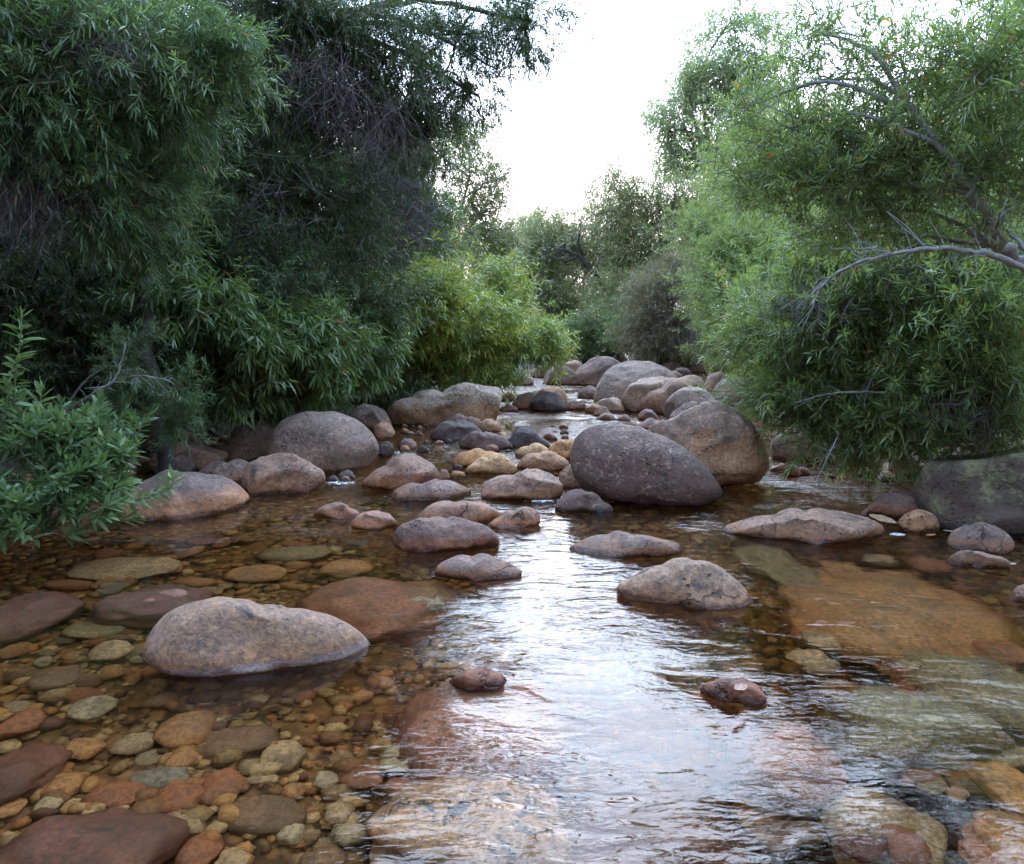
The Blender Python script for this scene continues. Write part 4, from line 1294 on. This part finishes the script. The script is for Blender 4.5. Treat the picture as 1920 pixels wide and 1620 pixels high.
    plant('shrub', 'yellow-green willowy shrub leaning over the stream below the sky gap', 'shrub', GT, (-1.2, 12.3),
          [(780, 560, 80, 70, 11, .5, 260), (860, 590, 80, 70, 11.5, .5, 300), (930, 630, 70, 60, 12, .5, 260), (1000, 640, 55, 40, 12.5, .4, 150), (830, 645, 80, 50, 11.8, .5, 280), (740, 640, 80, 60, 11.2, .4, 240), (930, 560, 60, 60, 13, .5, 200),
           (900, 700, 70, 35, 11.6, .3, 130), (1030, 650, 25, 25, 12.6, .2, 40)],
          'yellow', 'brown', .04, 28, M=15, ll=.16, lw=.022, fine=False, sl=.26, droop=.22, up=.4, clumps=20, cr=.42, a0=75, a1=40)
    plant('shrub', 'dark undergrowth shrub low behind the pale flat-topped slab', 'shrub', GT, (-2.7, 11.3),
          [(700, 700, 90, 40, 11.2, .4, 240), (820, 680, 90, 35, 12.2, .4, 200), (580, 740, 80, 35, 9.8, .35, 200), (880, 670, 60, 30, 12.8, .4, 120)],
          'mid', 'dark', .03, 29, M=15, ll=.14, lw=.018, sl=.24, droop=.35, clumps=12, cr=.32)
    plant('shrub', 'leafy foreground shrub with upright green shoots at the left edge', 'shrub', GT, (-2.9, 5.0),
          [(90, 900, 130, 90, 4.55, .25, 62), (165, 860, 75, 65, 4.7, .2, 44), (20, 950, 80, 55, 4.4, .2, 28), (120, 945, 70, 35, 4.5, .12, 16), (60, 830, 90, 60, 4.7, .2, 30), (150, 810, 80, 45, 4.9, .2, 24), (205, 880, 45, 40, 4.75, .12, 14)],
          'shrub', 'stem', .012, 30, M=22, ll=.115, lw=.026, fine=True, sl=.17, droop=.05, up=.75, clumps=10, cr=.36, limbs=8, a0=72, a1=20,
          shoots=[[(25, 760, 4.6), (30, 690, 4.6), (38, 640, 4.6), (40, 585, 4.6)], [(62, 880, 4.6), (68, 820, 4.6), (75, 770, 4.6), (78, 728, 4.6)], [(215, 945, 4.7), (270, 935, 4.7), (318, 915, 4.7), (326, 893, 4.7)],
                  [(0, 800, 4.55), (12, 760, 4.55), (14, 715, 4.55)]])
    plant('shrub', 'grey-green sprig of a bush arching behind the foreground shrub', 'shrub', GT, (-3.9, 6.6),
          [(240, 660, 50, 60, 6.0, .2, 50), (310, 740, 70, 60, 6.1, .25, 80), (330, 790, 60, 35, 6.2, .2, 40), (210, 780, 60, 40, 6.0, .2, 40)],
          'bluegreen', 'grey', .014, 31, M=22, ll=.075, lw=.009, fine=True, sl=.2, droop=.15, up=.3, clumps=10, cr=.34,
          extra_limbs=[([(110, 780, 6.0), (170, 740, 6.0), (215, 710, 6.0), (235, 650, 6.0)], .012, .004), ([(215, 710, 6.0), (270, 705, 6.0), (320, 715, 6.1)], .008, .003)])
    # ---------------- far end
    plant('tree', 'olive tree closing the stream at the foot of the sky gap', 'tree', GT, (3.2, 33),
          [(1010, 460, 70, 60, 31, 1.5, 420), (960, 500, 50, 60, 30, 1.2, 260), (1060, 440, 60, 50, 32, 1.5, 360), (1000, 540, 70, 60, 30, 1.2, 380), (1050, 590, 60, 50, 30, 1.2, 280), (1120, 450, 50, 70, 32, 1.5, 320)],
          'olive', 'dark', .12, 41, M=15, ll=.21, lw=.045, sl=.85, droop=.1, clumps=18, cr=.42,
          extra_limbs=[([(1150, 560, 29), (1110, 510, 29), (1085, 480, 29), (1040, 465, 29)], .11, .03), ([(1100, 500, 29), (1085, 460, 29), (1088, 425, 29)], .06, .02), ([(1085, 480, 29), (1060, 490, 29), (1030, 480, 29)], .05, .015)])
    plant('tree', 'yellow-olive tree right of the dark forked branch', 'tree', GT, (7.5, 31),
          [(1180, 400, 60, 60, 29, 1.4, 360), (1260, 390, 80, 60, 28, 1.4, 480), (1330, 400, 70, 60, 27, 1.4, 420), (1200, 480, 70, 70, 28, 1.2, 420), (1300, 480, 80, 60, 26, 1.2, 420), (1150, 350, 35, 40, 29, 1, 100), (1180, 560, 60, 60, 27, 1, 300)],
          'olive', 'dark', .12, 42, M=15, ll=.20, lw=.042, sl=.85, droop=.1, clumps=18, cr=.42)
    plant('tree', 'tall grey-green tree standing highest at the right side of the sky gap', 'tree', GT, (8.0, 27),
          [(1290, 190, 75, 70, 25, 1.2, 420), (1300, 290, 70, 50, 25, 1.1, 260), (1350, 130, 60, 90, 25, 1.2, 330), (1370, 40, 50, 70, 25, 1, 190), (1390, 240, 80, 80, 25, 1.2, 420), (1440, 120, 70, 120, 25, 1.2, 420), (1250, 250, 35, 60, 25, .8, 120)],
          'pale', 'dark', .14, 43, M=14, ll=.20, lw=.045, sl=.7, droop=.15, clumps=14, cr=.30,
          extra_limbs=[([(1350, 330, 25), (1325, 260, 25), (1318, 200, 25), (1310, 150, 25)], .08, .02), ([(1345, 320, 25), (1300, 270, 25), (1270, 210, 25)], .05, .015), ([(1352, 320, 25), (1370, 240, 25), (1365, 180, 25)], .05, .015)])
    plant('shrub', 'brownish dry bush above the boulder pile', 'shrub', GT, (5.4, 23),
          [(1225, 565, 55, 55, 21, .8, 300), (1280, 595, 55, 45, 20.5, .8, 280), (1270, 515, 55, 40, 21, .8, 240), (1330, 625, 40, 35, 19.5, .6, 140), (1200, 620, 45, 35, 21, .6, 160), (1240, 648, 60, 22, 21, .6, 200)],
          'dry', 'brown', .05, 44, M=22, ll=.13, lw=.014, sl=.5, droop=.25, clumps=14, cr=.34,
          twigs=[(1265, 600, 50, 30, 20.4, .4, 60, .8, .5), (1335, 640, 40, 25, 18.6, .3, 60, .6, .4)])
    plant('shrub', 'low dark feathery bush at the waterside under the far olive tree', 'shrub', GT, (3.0, 27.5),
          [(1075, 640, 55, 28, 25, .8, 240), (1130, 610, 45, 40, 25, .8, 220), (1170, 630, 50, 35, 24, .7, 220), (1240, 635, 70, 40, 27, .9, 300), (1330, 640, 60, 40, 26, .9, 240), (1000, 640, 60, 35, 26, .8, 200)],
          'mid', 'dark', .05, 45, M=18, ll=.17, lw=.022, sl=.5, droop=.25, clumps=12, cr=.34)
    plant('shrub', 'fresh lime-green bush between the dry bush and the leaning right shrub', 'shrub', GT, (6.0, 16.5),
          [(1400, 470, 70, 60, 15, .7, 420), (1390, 550, 60, 70, 14.5, .7, 400), (1460, 430, 60, 60, 15, .7, 320), (1450, 570, 80, 70, 13.5, .6, 420), (1430, 660, 70, 40, 13, .5, 260), (1350, 500, 50, 50, 15.5, .5, 200), (1370, 630, 55, 55, 14, .5, 220), (1330, 430, 60, 50, 17, .6, 200), (1345, 570, 45, 50, 15.5, .5, 160), (1500, 500, 90, 80, 14, .6, 360), (1540, 650, 90, 70, 12.5, .5, 300), (1600, 540, 100, 80, 12.5, .5, 300)],
          'lime', 'brown', .06, 46, M=18, ll=.11, lw=.017, sl=.36, droop=.15, up=.3, clumps=20, cr=.42)
    plant('tree', 'mid-green tree behind the lime-green bush', 'tree', GT, (7.5, 20),
          [(1420, 330, 90, 70, 19, 1, 480), (1500, 260, 90, 80, 19, 1, 400), (1520, 380, 90, 70, 18, 1, 420), (1600, 320, 110, 120, 18, 1, 520), (1700, 420, 120, 100, 16, 1, 480), (1750, 300, 120, 120, 17, 1, 420), (1860, 300, 120, 200, 16, 1, 520), (1900, 90, 120, 120, 16, 1, 300), (1400, 400, 80, 60, 18, 1, 300)],
          'lime', 'dark', .12, 47, M=16, ll=.15, lw=.026, sl=.55, droop=.15, clumps=20, cr=.42)
    # ---------------- right bank
    plant('tree', 'narrow-leaved tree with orange dead leaves and a long arching pale limb, upper right', 'tree', GT, (3.75, 5.0),
          [(1850, 120, 130, 120, 4.1, .3, 250), (1480, 240, 110, 50, 4.6, .25, 80), (1580, 310, 130, 60, 4.4, .25, 170), (1560, 150, 110, 90, 4.7, .3, 80), (1700, 130, 130, 110, 4.4, .3, 130), (1690, 290, 120, 80, 4.3, .25, 210),
           (1840, 310, 120, 90, 4.1, .25, 210), (1540, 60, 110, 50, 4.7, .3, 70), (1430, 330, 80, 45, 4.7, .2, 80), (1600, 400, 120, 50, 4.4, .25, 130), (1990, 200, 120, 220, 4.0, .3, 180), (1400, 200, 50, 40, 4.8, .2, 24), (1850, 410, 110, 50, 4.8, .2, 110), (1720, 405, 110, 45, 4.8, .2, 110), (1560, 430, 100, 35, 4.9, .15, 60)],
          'right', 'grey', .045, 51, M=22, ll=.078, lw=.0082, fine=True, sl=.26, droop=.04, up=.30, clumps=22, cr=.42, sag=.06,
          trunk_pts=[(1990, 560, 4.5), (1890, 475, 4.25), (1840, 385, 4.05), (1780, 300, 4.0), (1700, 190, 4.2)],
          extra_limbs=[([(1995, 545, 4.35), (1900, 495, 4.3), (1820, 471, 4.25), (1750, 466, 4.25), (1650, 480, 4.3), (1580, 505, 4.35), (1530, 545, 4.4)], .019, .005), ([(1890, 470, 4.4), (1870, 420, 4.3), (1905, 380, 4.3)], .009, .004), ([(1780, 300, 4.3), (1650, 270, 4.6), (1520, 230, 4.8), (1420, 190, 4.9)], .009, .003)])
    plant('shrub', 'leaning leafy shrub overhanging the dark backwater at the right bank', 'shrub', GT, (4.2, 6.9),
          [(1560, 600, 110, 70, 6.2, .4, 230), (1680, 560, 120, 80, 6.0, .4, 240), (1820, 560, 120, 90, 5.6, .4, 270), (1480, 640, 80, 60, 6.6, .35, 150), (1600, 700, 120, 60, 6.2, .35, 230), (1760, 680, 120, 80, 5.7, .35, 260), (1880, 680, 90, 100, 5.4, .35, 230),
           (1480, 740, 80, 45, 6.3, .3, 110), (1425, 725, 50, 35, 6.6, .25, 60), (1590, 790, 90, 50, 6.0, .3, 150), (1720, 790, 90, 50, 5.7, .3, 150), (1850, 790, 80, 40, 5.5, .25, 100), (1540, 510, 110, 40, 6.4, .3, 120), (1580, 450, 110, 40, 6.4, .3, 130), (1720, 470, 120, 50, 6.2, .3, 160), (1860, 470, 110, 60, 5.8, .3, 160), (1440, 600, 70, 70, 6.9, .35, 110), (1610, 850, 40, 30, 5.9, .15, 22), (1700, 840, 50, 30, 5.8, .15, 26)],
          'right', 'grey', .05, 52, M=22, ll=.12, lw=.0125, fine=True, sl=.34, droop=.02, up=.35, clumps=22, cr=.42,
          extra_limbs=[
                       ([(1900, 690, 6.2), (1760, 742, 6.1), (1640, 735, 6.05), (1560, 738, 6.1), (1490, 755, 6.2)], .011, .003), ([(1730, 600, 6.3), (1660, 670, 6.15), (1620, 740, 6.1)], .007, .003),
                       ([(1580, 800, 5.9), (1560, 840, 5.85), (1530, 902, 5.8)], .005, .002)],
          twigs=[(1540, 560, 110, 40, 6.3, .3, 170, .34, -.5), (1760, 520, 130, 60, 6.0, .3, 120, .36, -.3), (1820, 760, 100, 40, 5.6, .25, 80, .3, -.5)])
    plant('tree', 'green bushy tree deep behind the leaning right shrub', 'tree', GT, (6.2, 9.5),
          [(1600, 640, 150, 110, 9.0, .6, 460), (1780, 600, 160, 130, 8.6, .6, 520), (1920, 560, 160, 260, 8.0, .7, 520), (1520, 690, 80, 60, 9.6, .5, 220), (1700, 450, 160, 100, 9.4, .7, 420), (1880, 780, 120, 70, 7.4, .4, 260), (1720, 770, 130, 60, 8.0, .4, 240)],
          'lime', 'dark', .08, 53, M=20, ll=.10, lw=.014, sl=.32, droop=.25, clumps=14, cr=.32)

# the wood that closes the banks, plus unseen sky blockers: a few trees with their own trunk and crown, copied
def wood_tree(leaf, seed, hgt, wide):
    rng = np.random.default_rng(seed)
    root = empty('tree', (0, 0, 0))
    tr, cw = Acc(), Acc()
    main = tube(tr, [(0, 0, -.3), (.1, .05, hgt * .4), (-.1, .1, hgt * .85)], [.11, .08, .03], 9, 0, rng)
    K = 46
    cc = np.stack([rng.normal(0, 1, K), rng.normal(0, 1, K), np.zeros(K)], 1)
    cc = cc / np.linalg.norm(cc, axis=1)[:, None] * (wide * rng.random((K, 1)) ** .5)
    zz = rng.uniform(.04, 1, K)
    cc *= (np.sin(np.pi * np.clip(zz * .8 + .2, 0, 1)) ** .5)[:, None]
    cc[:, 2] = zz * hgt
    for q in range(K):
        b0 = main[int(np.argmin(np.abs(main[:, 2] - cc[q, 2] * .75)))]
        tube(tr, [b0, b0 * .5 + cc[q] * .5 + [0, 0, .12], cc[q]], [.03, .02, .006], 5, 0, rng)
    n = 2600
    ci = rng.integers(0, K, n)
    P = cc[ci] + rng.normal(0, .34, (n, 3)) * np.array([1, 1, .8]) * wide / 1.7
    Tn = unit(P * np.array([.5, .5, 0]) + np.array([0, 0, .2]) + rng.normal(0, .45, (n, 3)))
    add_sprays(cw, P, Tn, .42 * rng.uniform(.6, 1.25, n), rng, 14, .15, .035, False, .25, base_var=np.clip(rng.uniform(0, .35, K)[ci] + rng.uniform(0, .25, n), 0, .6))
    link('trunk', tr.mesh('trunk', np.zeros(3), True), root, [BK['dark']])
    link('crown', cw.mesh('crown', np.zeros(3)), root, [LM[leaf], BK['brown']])
    return root


def copy_tree(o):
    c = o.copy()
    C.objects.link(c)
    for ch in o.children:
        d = ch.copy()
        C.objects.link(d)
        d.parent = c
    return c


rw = random.Random(9)
WOOD = [
 ('dark', 61, 6.5, 1.9, 'dark tree in the thicket closing the left bank', 'trees in the thicket on the left bank',
  [(-6.2, 6.0), (-5.6, 8.6), (-6.6, 4.0), (-5.4, 10.6), (-4.6, 12.4), (-4.4, 14.8), (-4.6, 17.4), (-7.6, 9.8), (-7.4, 7.0), (-6.6, 13.0)], 1.0),
 ('mid', 62, 6.0, 1.8, 'green tree in the thicket closing the right bank', 'trees in the thicket on the right bank',
  [(7.6, 8.8), (7.8, 11.4), (8.8, 13.5), (9.4, 17.0), (9.2, 9.4), (10.2, 21.0)], .9),
 ('olive', 63, 5.0, 2.0, 'olive-green tree in the wood beyond the bend of the stream', 'trees beyond the bend of the stream',
  [(-3.6, 24), (-2.4, 31), (0.6, 38), (3.6, 40), (6.6, 41), (9.8, 38), (12.5, 33), (2.0, 46), (6.0, 49), (-2, 43), (12, 44), (-5, 36)], 1.0),
 ('dark', 64, 6.5, 2.0, 'dark unseen tree added downstream to block sky light', 'added sky-blocking trees downstream',
  [(-6.4, 1.6), (-6.2, -1.5), (-5.8, -5), (8.6, .6), (8.2, -3), (6.6, -6.5), (-3, -9), (0.5, -10.5), (3.8, -9)], 1.0),  # out of view, added to keep sky light off the stones
]
for lf, sd, hg, wd, lab, grp, spots, sc0 in WOOD:
    proto = wood_tree(lf, sd, hg, wd)
    for i, (x, y) in enumerate(spots):
        o = proto if i == 0 else copy_tree(proto)
        z = float(ground_h(np.array([x]), np.array([y]))[0])
        o.location = (x, y, z)
        k = sc0 * rw.uniform(.85, 1.15)
        o.scale = (k, k, k)
        o.rotation_euler = (0, 0, rw.uniform(0, 6.28))
        tag(o, lab, 'tree', grp)

# grass tufts (blades uncountable in one tuft, the tufts are plants)
def grass(label, px, py, Yd, n, h, spread, seed):
    rng = np.random.default_rng(seed)
    c = at(px, py, Yd)
    acc = Acc()
    P = c + rng.uniform(-1, 1, (n, 3)) * np.array([spread, spread * .6, 0.02])
    d = unit(rng.normal(0, .3, (n, 3)) + np.array([0, 0, 1]))
    L = h * rng.uniform(.5, 1.2, (n, 1))
    w = unit(np.cross(d, rng.normal(size=(n, 3)))) * .006 * Yd / 10
    bend = rng.normal(0, .35, (n, 3)) * L
    bend[:, 2] = -np.abs(bend[:, 2]) * .4
    V = np.stack([P - w, P + w, P + d * L * .55 - w * .8, P + d * L * .55 + w * .8, P + d * L + bend], 1)
    Tt = np.array([(0, 1, 3), (0, 3, 2), (2, 3, 4)])
    acc.add(V, Tt[None] + (np.arange(n) * 5)[:, None, None], np.repeat(rng.random(n), 3), 0)
    o = link('grass_tuft', acc.mesh('grass_tuft', c), None, [LM['grass']])
    o.location = c
    tag(o, label, 'grass tuft', 'grass tufts among the boulders')


grass('tall dry grass clump in front of the far mauve boulder', 1265, 690, 21, 260, .75, .5, 1)
grass('green grass clump between the lime bush and the boulder pile', 1375, 700, 17, 260, .6, .5, 2)
grass('small grass tuft growing on the grey boulder upstream', 1306, 740, 11.4, 60, .25, .06, 3)
grass('grass fringe at the foot of the far olive tree', 1190, 660, 24, 320, .8, .8, 4)
grass('yellowed grass hanging by the yellow-green shrub at the channel', 955, 722, 13.5, 120, .4, .25, 5)


# fallen leaves and foam
def leaf_obj(label, px, py, z, ln, wd, rot, col, tilt=.1):
    m, nt = mat_new('fallen_leaf')
    t = NT(nt)
    out = t.n('ShaderNodeOutputMaterial')
    b = t.n('ShaderNodeBsdfPrincipled')
    t.l(b.outputs[0], out.inputs[0])
    tc = t.n('ShaderNodeTexCoord')
    t.l(t.mix(t.step(t.noise(tc.outputs['Object'], 60, 4, .7), .4, .65), col, tuple(c * .55 for c in col)), b.inputs['Base Color'])
    b.inputs['Roughness'].default_value = .7
    V, T = [], []
    n = 9
    for i in range(n):
        s = i / (n - 1)
        w = wd * .5 * math.sin(math.pi * min(1, s * .94 + .04)) ** .8
        zc = .12 * ln * (s - .5) ** 2 * 4 * .4
        for q in (-1, 0, 1):
            V.append(((s - .5) * ln, q * w * (1 + .12 * math.sin(i * 2.3)), zc + abs(q) * w * .35))
    for i in range(n - 1):
        for q in range(2):
            a = i * 3 + q
            T += [(a, a + 3, a + 4), (a, a + 4, a + 1)]
    V = np.array(V)
    V2 = V - np.array([0, 0, .0012])
    T = np.array(T)
    T = np.vstack([T, T[:, ::-1] + len(V)])
    o = link('fallen_leaf', tri_mesh('fallen_leaf', np.vstack([V, V2]), T, smooth=True), None, [m])
    o.location = on_water(px, py, z)
    o.rotation_euler = (tilt, tilt * .5, rot)
    tag(o, label, 'leaf', 'fallen leaves by the water')


leaf_obj('large curled dry tan leaf lying beside the long pinkish boulder', 1655, 975, .05, .17, .07, -.6, (.40, .25, .15), .35)
leaf_obj('bleached white leaf floating at the foot of the small round tan stone', 1683, 1004, .008, .11, .05, .2, (.62, .60, .58))
leaf_obj('thin orange leaf floating right of the small round tan stone', 1745, 1004, .008, .10, .03, .5, (.40, .17, .07))
leaf_obj('pale narrow leaf floating below the mossy boulder', 1790, 998, .008, .14, .03, -.2, (.40, .35, .28))
leaf_obj('dry pinkish leaf stuck on the wet red-brown stone tip', 1388, 1290, .075, .085, .035, .8, (.42, .24, .19), .3)
leaf_obj('small pale leaf near the right picture edge by the flat stone', 1890, 1058, .02, .10, .03, .1, (.5, .42, .33))

fm, nt = mat_new('white_foam')
t = NT(nt)
out = t.n('ShaderNodeOutputMaterial')
b = t.n('ShaderNodeBsdfPrincipled')
b.inputs['Base Color'].default_value = (.78, .77, .76, 1)
b.inputs['Roughness'].default_value = .6
t.l(b.outputs[0], out.inputs[0])
acc = Acc()
D, T = ico(2)
rf = np.random.default_rng(3)
for (px, py, wpx, n) in [(1018, 937, 22, 70), (640, 905, 26, 26), (1664, 885, 10, 14), (760, 850, 24, 22), (940, 905, 18, 16)]:
    for i in range(n * 3):
        q = on_water(px + rf.normal(0, wpx * .5), py + rf.normal(0, 1.6))
        r = rf.uniform(.003, .009)
        acc.add(D * np.array([r, r, r * .6]) + q, T, .5, 0)
o = link('foam', acc.mesh('foam', np.zeros(3), True), None, [fm])
tag(o, 'patch of white foam at the foot of the broad smooth mauve boulder', 'foam', kind='stuff')

# ------------------------------------------------------------------ light
w = bpy.data.worlds.new('World')
scene.world = w
w.use_nodes = True
nt = w.node_tree
nt.nodes.clear()
t = NT(nt)
out = t.n('ShaderNodeOutputWorld')
bg = t.n('ShaderNodeBackground')
sky = t.n('ShaderNodeTexSky', sky_type='NISHITA')
SUN_EL, SUN_ROT = math.radians(32), math.radians(8)
sky.sun_disc = False
sky.sun_elevation = SUN_EL
sky.sun_rotation = SUN_ROT
sky.dust_density = 2.0
sky.air_density = 1.0
sky.ozone_density = 1.0
# thin cloud veil: brightest on the sunset side, lavender overhead, faintly pink low down
tcw = t.n('ShaderNodeTexCoord')
nv = t.n('ShaderNodeVectorMath', operation='NORMALIZE')
t.l(tcw.outputs['Generated'], nv.inputs[0])
dt = t.n('ShaderNodeVectorMath', operation='DOT_PRODUCT')
t.l(nv.outputs[0], dt.inputs[0])
dt.inputs[1].default_value = (math.sin(.09) * math.cos(.42), math.cos(.09) * math.cos(.42), math.sin(.42))
glow = t.step(dt.outputs['Value'], -.2, 1.0)
szw = t.n('ShaderNodeSeparateXYZ')
t.l(nv.outputs[0], szw.inputs[0])
cl = t.mix(t.step(szw.outputs['Z'], .06, .40), (8.4, 7.3, 7.6), (4.5, 6.4, 9.4))
wisp = t.noise(nv.outputs[0], 3.0, 4, .5, .3)
gl = t.math('MULTIPLY', t.math('ADD', .62, t.math('MULTIPLY', glow, 1.3)), t.math('ADD', .75, t.math('MULTIPLY', wisp, .5)))
clv = t.n('ShaderNodeVectorMath', operation='SCALE')
t.l(cl, clv.inputs[0])
t.l(gl, clv.inputs['Scale'])
veil = t.mix(.88, sky.outputs[0], clv.outputs[0])
t.l(veil, bg.inputs[0])
bg.inputs[1].default_value = .15
t.l(bg.outputs[0], out.inputs[0])
sl = bpy.data.lights.new('sun', 'SUN')
sl.energy = .5
sl.angle = math.radians(60)
sl.color = (1, .96, .9)
so = bpy.data.objects.new('sun', sl)
C.objects.link(so)
dirv = Vector((math.sin(SUN_ROT) * math.cos(SUN_EL), math.cos(SUN_ROT) * math.cos(SUN_EL), math.sin(SUN_EL)))
so.rotation_euler = dirv.to_track_quat('Z', 'Y').to_euler()
so.location = (0, 0, 40)

# ------------------------------------------------------------------ render settings
scene.view_settings.view_transform = 'Standard'
scene.view_settings.look = 'None'
scene.view_settings.gamma = 1
scene.view_settings.exposure = 1.85
scene.render.engine = 'CYCLES'
cy = scene.cycles
cy.use_denoising = True
cy.denoiser = 'OPENIMAGEDENOISE'
cy.max_bounces = 8
cy.diffuse_bounces = 2
cy.glossy_bounces = 4
cy.transmission_bounces = 8
cy.transparent_max_bounces = 8
cy.sample_clamp_indirect = 4
cy.caustics_reflective = True
cy.caustics_refractive = True
cy.use_adaptive_sampling = True
cy.adaptive_threshold = .015
